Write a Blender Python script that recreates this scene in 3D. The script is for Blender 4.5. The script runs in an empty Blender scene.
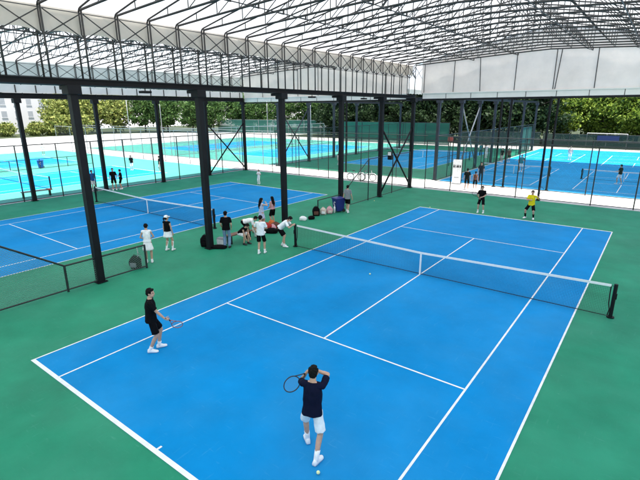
import bpy, bmesh, math, random
from mathutils import Vector, Matrix, noise
random.seed(11)
scn = bpy.context.scene
COL = scn.collection
PI = math.pi
R = math.radians

# ------------------------------------------------------------------ camera
cam_d = bpy.data.cameras.new('camera')
cam = bpy.data.objects.new('camera', cam_d)
COL.objects.link(cam)
YAW, PITCH, ROLL = -0.646, 0.2839, -0.005
cam.location = (6.819, -15.583, 6.263)
fw = Vector((math.sin(YAW)*math.cos(PITCH), math.cos(YAW)*math.cos(PITCH), -math.sin(PITCH)))
rt0 = Vector((math.cos(YAW), -math.sin(YAW), 0))
up0 = rt0.cross(fw)
rt = rt0*math.cos(ROLL) + up0*math.sin(ROLL)
up = -rt0*math.sin(ROLL) + up0*math.cos(ROLL)
cam.rotation_euler = Matrix((rt, up, -fw)).transposed().to_euler()
cam_d.sensor_width = 36
cam_d.lens = 36*446.46/640
cam_d.clip_start = 0.1
cam_d.clip_end = 3000
scn.camera = cam

# ------------------------------------------------------------------ sky, sun, exposure
SUN_EL, SUN_DIR = R(77), Vector((0.95, -0.25, 0)).normalized()      # where the sun stands (horizontal part)
to_sun = SUN_DIR*math.cos(SUN_EL) + Vector((0, 0, math.sin(SUN_EL)))
world = bpy.data.worlds.new('World')
scn.world = world
world.use_nodes = True
wn = world.node_tree.nodes
sky = wn.new('ShaderNodeTexSky')
sky.sky_type = 'NISHITA'
sky.sun_disc = False
sky.sun_elevation = SUN_EL
sky.sun_rotation = math.atan2(SUN_DIR.x, SUN_DIR.y)
sky.dust_density = 2.0
bg = wn['Background']
bg.inputs['Strength'].default_value = 0.12
world.node_tree.links.new(sky.outputs[0], bg.inputs['Color'])
sun_d = bpy.data.lights.new('sun', 'SUN')
sun_d.energy = 5.0
sun_d.angle = R(0.55)
sun_d.color = (1.0, 0.96, 0.9)
sun = bpy.data.objects.new('sun', sun_d)
sun.rotation_euler = to_sun.to_track_quat('Z', 'Y').to_euler()
sun.location = (0, 0, 60)
COL.objects.link(sun)
scn.view_settings.view_transform = 'Standard'
scn.view_settings.look = 'None'
scn.view_settings.gamma = 1
scn.view_settings.use_curve_mapping = False
scn.view_settings.exposure = 1.15
scn.cycles.transparent_max_bounces = 32
scn.cycles.max_bounces = 10
scn.cycles.diffuse_bounces = 5
scn.cycles.transmission_bounces = 8

# ------------------------------------------------------------------ materials
def mat(name, col, rough=0.6, metal=0.0, spec=0.4, var=0.12, scale=6.0, col2=None, bump=0.0, bscale=40.0, detail=4.0, fine=0.0):
    m = bpy.data.materials.new(name)
    m.use_nodes = True
    nt = m.node_tree
    b = nt.nodes['Principled BSDF']
    b.inputs['Roughness'].default_value = rough
    b.inputs['Metallic'].default_value = metal
    b.inputs['Specular IOR Level'].default_value = spec
    tc = nt.nodes.new('ShaderNodeTexCoord')
    n = nt.nodes.new('ShaderNodeTexNoise')
    n.inputs['Scale'].default_value = scale
    n.inputs['Detail'].default_value = detail
    nt.links.new(tc.outputs['Object'], n.inputs['Vector'])
    r = nt.nodes.new('ShaderNodeValToRGB')
    c1 = [max(0, c*(1-var)) for c in col]
    c2 = [min(1, c*(1+var)) for c in (col2 or col)]
    r.color_ramp.elements[0].position = 0.32
    r.color_ramp.elements[1].position = 0.68
    r.color_ramp.elements[0].color = (*c1, 1)
    r.color_ramp.elements[1].color = (*c2, 1)
    nt.links.new(n.outputs['Fac'], r.inputs[0])
    out = r.outputs[0]
    if fine:
        n2 = nt.nodes.new('ShaderNodeTexNoise')
        n2.inputs['Scale'].default_value = 0.35
        n2.inputs['Detail'].default_value = 6
        n2.inputs['Roughness'].default_value = 0.65
        nt.links.new(tc.outputs['Object'], n2.inputs['Vector'])
        mr = nt.nodes.new('ShaderNodeMapRange')
        mr.inputs[1].default_value = 0.3
        mr.inputs[2].default_value = 0.7
        mr.inputs[3].default_value = 1-fine
        mr.inputs[4].default_value = 1+fine*0.6
        nt.links.new(n2.outputs['Fac'], mr.inputs[0])
        mx = nt.nodes.new('ShaderNodeMix')
        mx.data_type = 'RGBA'
        mx.blend_type = 'MULTIPLY'
        mx.inputs[0].default_value = 1
        nt.links.new(out, mx.inputs[6])
        nt.links.new(mr.outputs[0], mx.inputs[7])
        out = mx.outputs[2]
    nt.links.new(out, b.inputs['Base Color'])
    if bump:
        nb = nt.nodes.new('ShaderNodeTexNoise')
        nb.inputs['Scale'].default_value = bscale
        nt.links.new(tc.outputs['Object'], nb.inputs['Vector'])
        bp = nt.nodes.new('ShaderNodeBump')
        bp.inputs['Strength'].default_value = bump
        bp.inputs['Distance'].default_value = 0.02
        nt.links.new(nb.outputs['Fac'], bp.inputs['Height'])
        nt.links.new(bp.outputs[0], b.inputs['Normal'])
    return m

def add_scuffs(m, tint, dots=0.05, amount=0.5):
    """worn specks, ball marks and drag scuffs that belong to the paint"""
    nt = m.node_tree
    b = nt.nodes['Principled BSDF']
    src = b.inputs['Base Color'].links[0].from_socket
    tc = nt.nodes.new('ShaderNodeTexCoord')
    def layer(tex_scale, stretch, lo, hi, fac, inp):
        mp = nt.nodes.new('ShaderNodeMapping')
        mp.inputs['Scale'].default_value = stretch
        mp.inputs['Rotation'].default_value = (0, 0, 0.5*tex_scale)
        n = nt.nodes.new('ShaderNodeTexNoise')
        n.inputs['Scale'].default_value = tex_scale
        n.inputs['Detail'].default_value = 5
        n.inputs['Roughness'].default_value = 0.6
        nt.links.new(tc.outputs['Object'], mp.inputs['Vector'])
        nt.links.new(mp.outputs[0], n.inputs['Vector'])
        r = nt.nodes.new('ShaderNodeMapRange')
        r.inputs[1].default_value = lo
        r.inputs[2].default_value = hi
        r.inputs[3].default_value = 0
        r.inputs[4].default_value = fac
        nt.links.new(n.outputs['Fac'], r.inputs[0])
        mx = nt.nodes.new('ShaderNodeMix')
        mx.data_type = 'RGBA'
        nt.links.new(r.outputs[0], mx.inputs[0])
        nt.links.new(inp, mx.inputs[6])
        mx.inputs[7].default_value = (*tint, 1)
        return mx.outputs[2]
    o = layer(9.0, (1, 1, 1), 0.70, 0.80, amount, src)
    o = layer(2.2, (1, 7, 1), 0.62, 0.85, amount*0.55, o)
    o = layer(1.7, (8, 1, 1), 0.62, 0.85, amount*0.45, o)
    o = layer(0.28, (1, 1, 1), 0.42, 0.75, amount*0.22, o)
    nt.links.new(o, b.inputs['Base Color'])

def fabric_membrane(name, col, trans):
    m = bpy.data.materials.new(name)
    m.use_nodes = True
    nt = m.node_tree
    nt.nodes.remove(nt.nodes['Principled BSDF'])
    o = nt.nodes['Material Output']
    d = nt.nodes.new('ShaderNodeBsdfDiffuse')
    t = nt.nodes.new('ShaderNodeBsdfTranslucent')
    mx = nt.nodes.new('ShaderNodeMixShader')
    mx.inputs[0].default_value = trans
    tc = nt.nodes.new('ShaderNodeTexCoord')
    n = nt.nodes.new('ShaderNodeTexNoise')
    n.inputs['Scale'].default_value = 0.55
    n.inputs['Detail'].default_value = 7
    n.inputs['Roughness'].default_value = 0.62
    nt.links.new(tc.outputs['Object'], n.inputs['Vector'])
    r = nt.nodes.new('ShaderNodeValToRGB')
    r.color_ramp.elements[0].position = 0.3
    r.color_ramp.elements[1].position = 0.7
    r.color_ramp.elements[0].color = (*[c*0.80 for c in col], 1)
    r.color_ramp.elements[1].color = (*col, 1)
    nt.links.new(n.outputs['Fac'], r.inputs[0])
    for s in (d, t):
        nt.links.new(r.outputs[0], s.inputs['Color'])
    nt.links.new(d.outputs[0], mx.inputs[1])
    nt.links.new(t.outputs[0], mx.inputs[2])
    nt.links.new(mx.outputs[0], o.inputs['Surface'])
    return m

def wire_mesh(name, col, pitch=0.055, frac=0.08):
    """chain-link: diagonal wires with holes between them"""
    m = bpy.data.materials.new(name)
    m.use_nodes = True
    nt = m.node_tree
    b = nt.nodes['Principled BSDF']
    b.inputs['Base Color'].default_value = (*col, 1)
    b.inputs['Roughness'].default_value = 0.5
    o = nt.nodes['Material Output']
    tc = nt.nodes.new('ShaderNodeTexCoord')
    sp = nt.nodes.new('ShaderNodeSeparateXYZ')
    nt.links.new(tc.outputs['Object'], sp.inputs[0])
    def M(op, a, b_):
        n = nt.nodes.new('ShaderNodeMath')
        n.operation = op
        for i, v in enumerate((a, b_)):
            if isinstance(v, (int, float)):
                n.inputs[i].default_value = v
            else:
                nt.links.new(v, n.inputs[i])
        return n.outputs[0]
    al = M('ADD', sp.outputs[0], sp.outputs[1])
    res = []
    for op in ('ADD', 'SUBTRACT'):
        u = M(op, al, sp.outputs[2])
        u = M('ADD', u, 500.0)
        u = M('DIVIDE', u, pitch*1.414)
        u = M('FRACT', u, 0)
        res.append(M('LESS_THAN', u, frac))
    w = M('MAXIMUM', res[0], res[1])
    tr = nt.nodes.new('ShaderNodeBsdfTransparent')
    mx = nt.nodes.new('ShaderNodeMixShader')
    nt.links.new(w, mx.inputs[0])
    nt.links.new(tr.outputs[0], mx.inputs[1])
    nt.links.new(b.outputs[0], mx.inputs[2])
    nt.links.new(mx.outputs[0], o.inputs['Surface'])
    return m

def screen_mesh(name, col, op):
    m = bpy.data.materials.new(name)
    m.use_nodes = True
    nt = m.node_tree
    b = nt.nodes['Principled BSDF']
    b.inputs['Base Color'].default_value = (*col, 1)
    b.inputs['Roughness'].default_value = 0.9
    o = nt.nodes['Material Output']
    tc = nt.nodes.new('ShaderNodeTexCoord')
    n = nt.nodes.new('ShaderNodeTexNoise')
    n.inputs['Scale'].default_value = 0.8
    nt.links.new(tc.outputs['Object'], n.inputs['Vector'])
    mr = nt.nodes.new('ShaderNodeMapRange')
    mr.inputs[3].default_value = op-0.05
    mr.inputs[4].default_value = op+0.05
    nt.links.new(n.outputs['Fac'], mr.inputs[0])
    tr = nt.nodes.new('ShaderNodeBsdfTransparent')
    mx = nt.nodes.new('ShaderNodeMixShader')
    nt.links.new(mr.outputs[0], mx.inputs[0])
    nt.links.new(tr.outputs[0], mx.inputs[1])
    nt.links.new(b.outputs[0], mx.inputs[2])
    nt.links.new(mx.outputs[0], o.inputs['Surface'])
    return m

def leaf_mat(name, dark, light):
    m = bpy.data.materials.new(name)
    m.use_nodes = True
    nt = m.node_tree
    b = nt.nodes['Principled BSDF']
    b.inputs['Roughness'].default_value = 0.55
    b.inputs['Specular IOR Level'].default_value = 0.25
    o = nt.nodes['Material Output']
    g = nt.nodes.new('ShaderNodeNewGeometry')
    r = nt.nodes.new('ShaderNodeValToRGB')
    r.color_ramp.elements[0].color = (*dark, 1)
    r.color_ramp.elements[1].color = (*light, 1)
    nt.links.new(g.outputs['Random Per Island'], r.inputs[0])
    nt.links.new(r.outputs[0], b.inputs['Base Color'])
    t = nt.nodes.new('ShaderNodeBsdfTranslucent')
    nt.links.new(r.outputs[0], t.inputs['Color'])
    mx = nt.nodes.new('ShaderNodeMixShader')
    mx.inputs[0].default_value = 0.35
    nt.links.new(b.outputs[0], mx.inputs[1])
    nt.links.new(t.outputs[0], mx.inputs[2])
    nt.links.new(mx.outputs[0], o.inputs['Surface'])
    return m

BLUE = mat('blue_acrylic', (0.0003, 0.222, 0.53), 0.66, spec=0.07, var=0.05, scale=0.6, fine=0.15, bump=0.15, bscale=220)
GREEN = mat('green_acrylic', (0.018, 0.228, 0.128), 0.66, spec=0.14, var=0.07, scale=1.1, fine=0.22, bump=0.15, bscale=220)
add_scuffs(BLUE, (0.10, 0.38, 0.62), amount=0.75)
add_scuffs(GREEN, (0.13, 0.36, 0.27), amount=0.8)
LIT_BLUE = mat('lit_blue_acrylic', (0.014, 0.29, 0.57), 0.7, spec=0.06, var=0.05, scale=0.6, fine=0.12)  # lighter copy of BLUE: light on outdoor and rear courts put into the colour
TEAL = mat('teal_acrylic', (0.085, 0.37, 0.30), 0.65, spec=0.25, var=0.05, scale=0.8, fine=0.1)  # raised pale: overexposure of the outdoor ground is put into the colour
PAINT = mat('white_line_paint', (0.76, 0.78, 0.78), 0.6, var=0.10, scale=5, detail=8, fine=0.08)
CONC = mat('pale_concrete', (0.52, 0.51, 0.49), 0.85, var=0.07, scale=0.7, fine=0.06)
GROUND = mat('ground_concrete', (0.50, 0.49, 0.47), 0.9, var=0.08, scale=0.25)
STEEL = mat('black_steel', (0.0045, 0.005, 0.007), 0.6, spec=0.22, var=0.25, scale=2.0)
TRUSS = mat('grey_truss_steel', (0.038, 0.036, 0.036), 0.5, metal=0.1, var=0.2, scale=4)
REARST = mat('blue_grey_steel', (0.018, 0.023, 0.034), 0.5, var=0.2, scale=3)
GALV = mat('galvanised_steel', (0.32, 0.33, 0.34), 0.45, metal=0.5, var=0.12, scale=6)
FLAP = fabric_membrane('shade_tan_side_flap', (0.80, 0.74, 0.67), 0.30)  # same membrane as the roof; its shade is put into the tan colour
FPOST = mat('dark_fence_paint', (0.016, 0.022, 0.022), 0.5, var=0.25, scale=5)
WHITEP = mat('white_sheet_panel', (0.70, 0.70, 0.70), 0.5, var=0.05, scale=1.5)
MEMB = fabric_membrane('white_roof_membrane', (0.89, 0.885, 0.89), 0.42)
GABLE = fabric_membrane('cream_gable_membrane', (0.93, 0.81, 0.72), 0.42)
WIRE = wire_mesh('chain_link_wire', (0.02, 0.05, 0.035))
WIREN = wire_mesh('net_infill_wire', (0.15, 0.22, 0.18), 0.06, 0.15)
SCREEN = screen_mesh('green_windscreen', (0.02, 0.12, 0.09), 0.88)
SCREEND = screen_mesh('dark_green_windscreen', (0.006, 0.026, 0.020), 0.88)
NETM = mat('black_net_cord', (0.012, 0.013, 0.015), 0.8, var=0.2)
TAPE = mat('white_net_tape', (0.78, 0.78, 0.77), 0.7, var=0.04)
SKIN = mat('skin', (0.52, 0.31, 0.22), 0.55, var=0.08, scale=14, spec=0.35)
HAIR = mat('black_hair', (0.004, 0.0035, 0.0035), 0.7, spec=0.15, var=0.3, scale=40, bump=0.4, bscale=120)
EYE = mat('dark_eye', (0.012, 0.010, 0.010), 0.25)
LIP = mat('lip', (0.36, 0.13, 0.11), 0.5)
def cloth(name, col):
    return mat(name, col, 0.85, spec=0.10, var=0.10, scale=9, bump=0.6, bscale=11)
BLACKC = cloth('black_cloth', (0.004, 0.004, 0.005))
NAVY = cloth('navy_cloth', (0.004, 0.006, 0.022))
WHITEC = cloth('white_cloth', (0.82, 0.82, 0.82))
GREYC = cloth('grey_cloth', (0.22, 0.23, 0.25))
YELL = cloth('yellow_cloth', (0.74, 0.60, 0.015))
DENIM = cloth('pale_denim', (0.16, 0.26, 0.38))
PINK = cloth('pink_cloth', (0.62, 0.33, 0.36))
LAV = cloth('pale_blue_cloth', (0.45, 0.50, 0.66))
TEALC = cloth('teal_cloth', (0.03, 0.22, 0.24))
BLUEC = cloth('blue_cloth', (0.02, 0.10, 0.34))
REDC = cloth('red_cloth', (0.38, 0.035, 0.03))
ORANGE = cloth('orange_cloth', (0.60, 0.16, 0.05))
CREAMC = cloth('cream_cloth', (0.62, 0.52, 0.45))
BROWN = cloth('brown_cloth', (0.12, 0.055, 0.04))
SHOE = mat('white_shoe', (0.78, 0.78, 0.78), 0.5, var=0.05)
DSHOE = mat('dark_shoe', (0.02, 0.02, 0.022), 0.5)
BINB = mat('navy_blue_plastic', (0.010, 0.018, 0.15), 0.4, var=0.08)
BINL = mat('bright_blue_plastic', (0.01, 0.10, 0.45), 0.4, var=0.08)
BALL = mat('tennis_ball_felt', (0.72, 0.78, 0.42), 0.95, var=0.1, scale=60)
WOOD = mat('brown_bench_wood', (0.16, 0.075, 0.045), 0.6, var=0.2, scale=8)
FRAME_R = mat('racket_frame_orange', (0.40, 0.13, 0.10), 0.35)
FRAME_D = mat('racket_frame_black', (0.02, 0.02, 0.025), 0.35)
STRING = mat('racket_string', (0.25, 0.25, 0.27), 0.6)
RUBBER = mat('black_rubber', (0.015, 0.015, 0.015), 0.8)
WHPL = mat('white_gloss_paint', (0.78, 0.78, 0.78), 0.25)
REDP = mat('red_paint', (0.45, 0.05, 0.03), 0.4)
GLASS = mat('pale_window_glass', (0.42, 0.44, 0.46), 0.2, spec=0.5)
WALLW = mat('white_render_wall', (0.78, 0.76, 0.74), 0.8, var=0.04)
BARK = mat('bark', (0.09, 0.065, 0.045), 0.9, var=0.3, scale=5)
LEAF_Y = leaf_mat('yellow_green_leaf', (0.016, 0.058, 0.010), (0.33, 0.44, 0.06))
LEAF_P = leaf_mat('pale_yellow_green_leaf', (0.08, 0.14, 0.03), (0.46, 0.48, 0.14))  # paler copy of LEAF_Y; far-left haze and overexposure put into the colour
LEAF_M = leaf_mat('mid_green_leaf', (0.020, 0.07, 0.018), (0.13, 0.23, 0.06))
LEAF_D = leaf_mat('shaded_green_leaf', (0.007, 0.022, 0.008), (0.045, 0.085, 0.028))  # shade on the central tree row is painted into this dark leaf colour

# ------------------------------------------------------------------ mesh helpers
class MB:
    def __init__(s):
        s.v, s.f = [], []
    def add(s, vs, fs):
        k = len(s.v)
        s.v += [tuple(v) for v in vs]
        s.f += [tuple(i+k for i in f) for f in fs]
        return s
    def box(s, x0, x1, y0, y1, z0, z1, m=None):
        vs = [Vector((x, y, z)) for z in (z0, z1) for y in (y0, y1) for x in (x0, x1)]
        if m is not None:
            vs = [m @ v for v in vs]
        return s.add(vs, [(0, 2, 3, 1), (4, 5, 7, 6), (0, 1, 5, 4), (2, 6, 7, 3), (0, 4, 6, 2), (1, 3, 7, 5)])
    def bar(s, a, b, w, h=None, upv=(0, 0, 1)):
        """rectangular bar from a to b, w across, h along upv"""
        a, b = Vector(a), Vector(b)
        h = h or w
        d = (b-a)
        L = d.length
        d.normalize()
        u = Vector(upv)
        if abs(d.dot(u)) > 0.98:
            u = Vector((0, 1, 0))
        x = d.cross(u).normalized()
        u = x.cross(d)
        m = Matrix((x, d, u)).transposed().to_4x4()
        m.translation = a
        return s.box(-w/2, w/2, 0, L, -h/2, h/2, m)
    def tube(s, pts, rad, n=8, closed=False, caps=True):
        pts = [Vector(p) for p in pts]
        rads = rad if isinstance(rad, (list, tuple)) else [rad]*len(pts)
        k = len(s.v)
        N = len(pts)
        ref = None
        for i, p in enumerate(pts):
            if closed:
                d = pts[(i+1) % N]-pts[i-1]
            else:
                d = pts[min(i+1, N-1)]-pts[max(i-1, 0)]
            d.normalize()
            if ref is None:
                ref = Vector((0, 0, 1)) if abs(d.z) < 0.9 else Vector((1, 0, 0))
            x = d.cross(ref).normalized()
            y = x.cross(d).normalized()
            ref = y
            for j in range(n):
                t = 2*PI*j/n
                s.v.append(tuple(p + (x*math.cos(t)+y*math.sin(t))*rads[i]))
        rng = N if closed else N-1
        for i in range(rng):
            for j in range(n):
                a = k+i*n+j
                b = k+i*n+(j+1) % n
                c = k+((i+1) % N)*n+(j+1) % n
                d2 = k+((i+1) % N)*n+j
                s.f.append((a, b, c, d2))
        if caps and not closed:
            s.f.append(tuple(k+j for j in reversed(range(n))))
            s.f.append(tuple(k+(N-1)*n+j for j in range(n)))
        return s
    def ell(s, c, r, m=None, nu=16, nv=10):
        """ellipsoid; r = (rx, ry, rz); m = optional 3x3 / 4x4 rotation applied about c"""
        c = Vector(c)
        k = len(s.v)
        r = (r, r, r) if isinstance(r, (int, float)) else r
        def P(t, ph):
            v = Vector((r[0]*math.sin(t)*math.cos(ph), r[1]*math.sin(t)*math.sin(ph), r[2]*math.cos(t)))
            if m is not None:
                v = m.to_3x3() @ v
            return tuple(c+v)
        s.v.append(P(0, 0))
        for i in range(1, nv):
            for j in range(nu):
                s.v.append(P(PI*i/nv, 2*PI*j/nu))
        s.v.append(P(PI, 0))
        for j in range(nu):
            s.f.append((k, k+1+j, k+1+(j+1) % nu))
        for i in range(nv-2):
            for j in range(nu):
                a = k+1+i*nu+j
                b = k+1+i*nu+(j+1) % nu
                s.f.append((a, a+nu, b+nu, b))
        e = len(s.v)-1
        for j in range(nu):
            s.f.append((e, e-nu+(j+1) % nu, e-nu+j))
        return s
    def cap(s, a, b, ra, rb, n=12):
        """capsule that tapers from a to b"""
        a, b = Vector(a), Vector(b)
        s.ell(a, ra, nu=n, nv=8)
        s.ell(b, rb, nu=n, nv=8)
        return s.tube([a, b], [ra, rb], n)
    def loft(s, rings, caps=True):
        """rings: list of equal-length point lists"""
        k = len(s.v)
        n = len(rings[0])
        for r in rings:
            s.v += [tuple(p) for p in r]
        for i in range(len(rings)-1):
            for j in range(n):
                a = k+i*n+j
                b = k+i*n+(j+1) % n
                s.f.append((a, b, b+n, a+n))
        if caps:
            s.f.append(tuple(k+j for j in reversed(range(n))))
            s.f.append(tuple(k+(len(rings)-1)*n+j for j in range(n)))
        return s
    def mesh(s, name, m, smooth=False):
        me = bpy.data.meshes.new(name)
        me.from_pydata(s.v, [], s.f)
        me.materials.append(m)
        bm = bmesh.new()
        bm.from_mesh(me)
        bmesh.ops.recalc_face_normals(bm, faces=bm.faces)
        bm.to_mesh(me)
        bm.free()
        if smooth:
            for p in me.polygons:
                p.use_smooth = True
        return me
    def build(s, name, m, parent=None, smooth=False, bevel=0):
        o = bpy.data.objects.new(name, s.mesh(name, m, smooth))
        COL.objects.link(o)
        if parent:
            o.parent = parent
        if bevel:
            b = o.modifiers.new('bevel', 'BEVEL')
            b.width = bevel
            b.segments = 2
            b.limit_method = 'ANGLE'
        return o
    def fuse(s, name, m, parent=None, voxel=0.012, smooth=3, fold=None):
        """fuse all shapes into one continuous surface (voxel union + smoothing)"""
        me = bpy.data.meshes.new(name)
        me.from_pydata(s.v, [], s.f)
        bm = bmesh.new()
        bm.from_mesh(me)
        bmesh.ops.recalc_face_normals(bm, faces=bm.faces)
        bm.to_mesh(me)
        bm.free()
        t = bpy.data.objects.new('tmp', me)
        COL.objects.link(t)
        r = t.modifiers.new('r', 'REMESH')
        r.mode = 'VOXEL'
        r.voxel_size = voxel
        if smooth:
            q = t.modifiers.new('s', 'SMOOTH')
            q.iterations = smooth
            q.factor = 0.5
        dg = bpy.context.evaluated_depsgraph_get()
        dg.update()
        me2 = bpy.data.meshes.new_from_object(t.evaluated_get(dg))
        bpy.data.objects.remove(t)
        bpy.data.meshes.remove(me)
        me2.name = name
        if fold:
            amp, fr, off = fold
            nv = [(v.co.copy(), v.normal.copy()) for v in me2.vertices]
            for v, (c, nn) in zip(me2.vertices, nv):
                q = Vector((c.x*fr[0]+off, c.y*fr[1], c.z*fr[2]))
                v.co = c+nn*amp*(noise.noise(q)+0.5*noise.noise(q*2.3))
        me2.materials.clear()
        me2.materials.append(m)
        for p in me2.polygons:
            p.use_smooth = True
        o = bpy.data.objects.new(name, me2)
        COL.objects.link(o)
        if parent:
            o.parent = parent
        return o

def tag(o, label, cat, group=None):
    o['label'] = label
    o['category'] = cat
    if group:
        o['group'] = group
    return o
def thing(name, label, cat, loc=(0, 0, 0), rz=0.0, group=None):
    o = bpy.data.objects.new(name, None)
    COL.objects.link(o)
    o.empty_display_size = 0.2
    o.location = loc
    o.rotation_euler = (0, 0, rz)
    return tag(o, label, cat, group)
def struct(o):
    o['kind'] = 'structure'
    return o
def copy_tree(o, parent=None):
    c = o.copy()
    COL.objects.link(c)
    c.parent = parent
    for ch in list(o.children):
        copy_tree(ch, c)
    return c
ORD = ['first', 'second', 'third', 'fourth', 'fifth', 'sixth', 'seventh', 'eighth', 'ninth', 'tenth', 'eleventh', 'twelfth',
       'thirteenth', 'fourteenth', 'fifteenth', 'sixteenth', 'seventeenth', 'eighteenth', 'nineteenth', 'twentieth',
       'twenty first', 'twenty second', 'twenty third', 'twenty fourth', 'twenty fifth', 'twenty sixth']

# ------------------------------------------------------------------ the ground and the courts
def sheet(name, x0, x1, y0, y1, z, m):
    return struct(MB().add([(x0, y0, z), (x1, y0, z), (x1, y1, z), (x0, y1, z)], [(0, 1, 2, 3)]).build(name, m))
sheet('ground', -900, 900, -300, 1200, -0.020, GROUND)
sheet('path', -75, 40, 18.62, 23.6, -0.016, CONC)
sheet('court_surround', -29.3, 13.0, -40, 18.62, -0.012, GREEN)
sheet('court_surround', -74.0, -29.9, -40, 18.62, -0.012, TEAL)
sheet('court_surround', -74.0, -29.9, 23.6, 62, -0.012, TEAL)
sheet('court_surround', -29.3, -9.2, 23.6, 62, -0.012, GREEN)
sheet('court_surround', -9.0, 30.0, 23.6, 66, -0.012, LIT_BLUE)

GRASS = mat('dark_grass_soil', (0.045, 0.06, 0.025), 0.95, var=0.35, scale=0.6, fine=0.2)
sheet('grass_verge', -70, 200, 70.2, 700, -0.010, GRASS)
struct(MB().add([(-160, 6, -0.010), (-119, 6, -0.010), (-119, 52, -0.010), (-102, 79, -0.010), (-70.5, 86, -0.010), (-70.5, 118, -0.010), (-160, 118, -0.010)], [(0, 1, 2, 3, 4, 5, 6)]).build('grass_verge', GRASS))

def tennis_court(cx, cy, m_=None):
    sheet('court_surface', cx-5.485, cx+5.485, cy-11.885, cy+11.885, -0.008, m_ or BLUE)
    m = MB()
    def ln(x0, x1, y0, y1):
        m.add([(cx+x0, cy+y0, -0.004), (cx+x1, cy+y0, -0.004), (cx+x1, cy+y1, -0.004), (cx+x0, cy+y1, -0.004)], [(0, 1, 2, 3)])
    for sx in (-1, 1):
        a, b = sorted((sx*5.485, sx*5.435)); ln(a, b, -11.785, 11.785)
        a, b = sorted((sx*4.115, sx*4.065)); ln(a, b, -11.785, 11.785)
    for sy in (-1, 1):
        a, b = sorted((sy*11.885, sy*11.785)); ln(-5.485, 5.485, a, b)
        a, b = sorted((sy*6.40, sy*6.35)); ln(-4.065, 4.065, a, b)
        a, b = sorted((sy*11.785, sy*11.685)); ln(-0.025, 0.025, a, b)
    ln(-0.025, 0.025, -6.35, 6.35)
    struct(m.build('court_lines', PAINT))
LC = -18.6
tennis_court(0, 0)
tennis_court(LC, 0)
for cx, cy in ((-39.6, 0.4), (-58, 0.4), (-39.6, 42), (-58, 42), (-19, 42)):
    tennis_court(cx, cy, LIT_BLUE)

def pickleball_court(cx, cy):
    m = MB()
    def ln(x0, x1, y0, y1):
        m.add([(cx+x0, cy+y0, -0.007), (cx+x1, cy+y0, -0.007), (cx+x1, cy+y1, -0.007), (cx+x0, cy+y1, -0.007)], [(0, 1, 2, 3)])
    w = 0.06
    for sx in (-1, 1):
        a, b = sorted((sx*3.05, sx*(3.05-w))); ln(a, b, -6.64, 6.64)
    for sy in (-1, 1):
        a, b = sorted((sy*6.70, sy*6.64)); ln(-3.05, 3.05, a, b)
        a, b = sorted((sy*2.13, sy*(2.13-w))); ln(-2.99, 2.99, a, b)
        a, b = sorted((sy*6.64, sy*2.13)); ln(-w/2, w/2, a, b)
    struct(m.build('court_lines', PAINT))
for cx in (-4.7, 4.6, 13.6):
    for cy in (32.1, 51.5):
        pickleball_court(cx, cy)

# ------------------------------------------------------------------ nets
def net_cords(half, h_end, h_mid, pitch):
    m = MB()
    def ht(x):
        return h_mid+(h_end-h_mid)*abs(x)/half
    t = 0.0015
    x = -half
    while x <= half+1e-6:
        m.box(x-t, x+t, -t, t, 0.03, ht(x)-0.05)
        x += pitch
    k = int((h_mid-0.08)/pitch)
    for i in range(k+1):
        f = i/k
        for sx in (-1, 1):
            m.bar((0, 0, 0.03+f*(h_mid-0.09)), (sx*half, 0, 0.03+f*(h_end-0.09)), 2*t)
    return m
_net = {}
def make_net(label, loc, half=6.28, hp=6.40, h_end=1.07, h_mid=0.914, pitch=0.046, pads=False, name='tennis_net'):
    root = thing(name, label, 'net', loc)
    key = (half, pitch)
    if key not in _net:
        _net[key] = net_cords(half, h_end, h_mid, pitch).mesh('net_mesh', NETM)
    o = bpy.data.objects.new('net_mesh', _net[key])
    COL.objects.link(o)
    o.parent = root
    tp = MB()
    for sx in (-1, 1):
        tp.bar((0, 0, h_mid-0.03), (sx*half, 0, h_end-0.035), 0.022, 0.075)
    tp.build('top_tape', TAPE, root)
    MB().bar((-half, 0, 0.035), (half, 0, 0.035), 0.014, 0.022).build('bottom_cord', NETM, root)
    MB().box(-0.03, 0.03, -0.018, 0.018, 0.0, h_mid-0.04).build('centre_strap', TAPE, root)
    for sx in (-1, 1):
        p = MB()
        p.tube([(sx*hp, 0, 0), (sx*hp, 0, h_end+0.03)], 0.055, 14)
        p.tube([(sx*hp, 0, 0), (sx*hp, 0, 0.03)], 0.11, 14)
        po = p.build('net_post', STEEL, root)
        c = MB().tube([(sx*hp, 0, h_end-0.04), (sx*half, 0, h_end-0.04)], 0.007, 6)
        c.build('tension_cable', STEEL, root)
        w = MB().box(sx*(hp+0.055)-0.02, sx*(hp+0.055)+0.02, -0.04, 0.04, 0.62, 0.80)
        w.build('winder', STEEL, po, bevel=0.006)
        e = MB()
        pts = [(sx*(half), 0, h_end-0.06), (sx*(half+0.0), 0.005, 0.75), (sx*(half+0.015), 0.01, 0.45), (sx*(half+0.055), 0.0, 0.25), (sx*(half+0.03), 0, 0.05)]
        e.tube(pts, 0.018, 8)
        e.build('side_band', NETM, root)
    return root
make_net('black tennis net with white tape across the near blue court', (0, 0, 0))
make_net('black tennis net with white tape across the left covered blue court', (LC, 0, 0))
make_net('sunlit net across the outdoor court just outside the left fence', (-39.6, 0.4, 0), pitch=0.09)
make_net('distant net across the farther outdoor court on the left', (-58, 0.4, 0), pitch=0.09)
make_net('net across the shaded tennis court behind the white path', (-19, 42, 0), pitch=0.09)
make_net('distant net on outdoor court beyond the braced far columns', (-39.6, 42, 0), pitch=0.09)
for cx, lab in ((-4.7, 'low net with white tape across the left rear pickleball court'), (4.6, 'low net with white tape across the right rear pickleball court')):
    make_net(lab, (cx, 32.1, 0), 3.2, 3.3, 0.91, 0.86, 0.08, name='pickleball_net')

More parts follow.
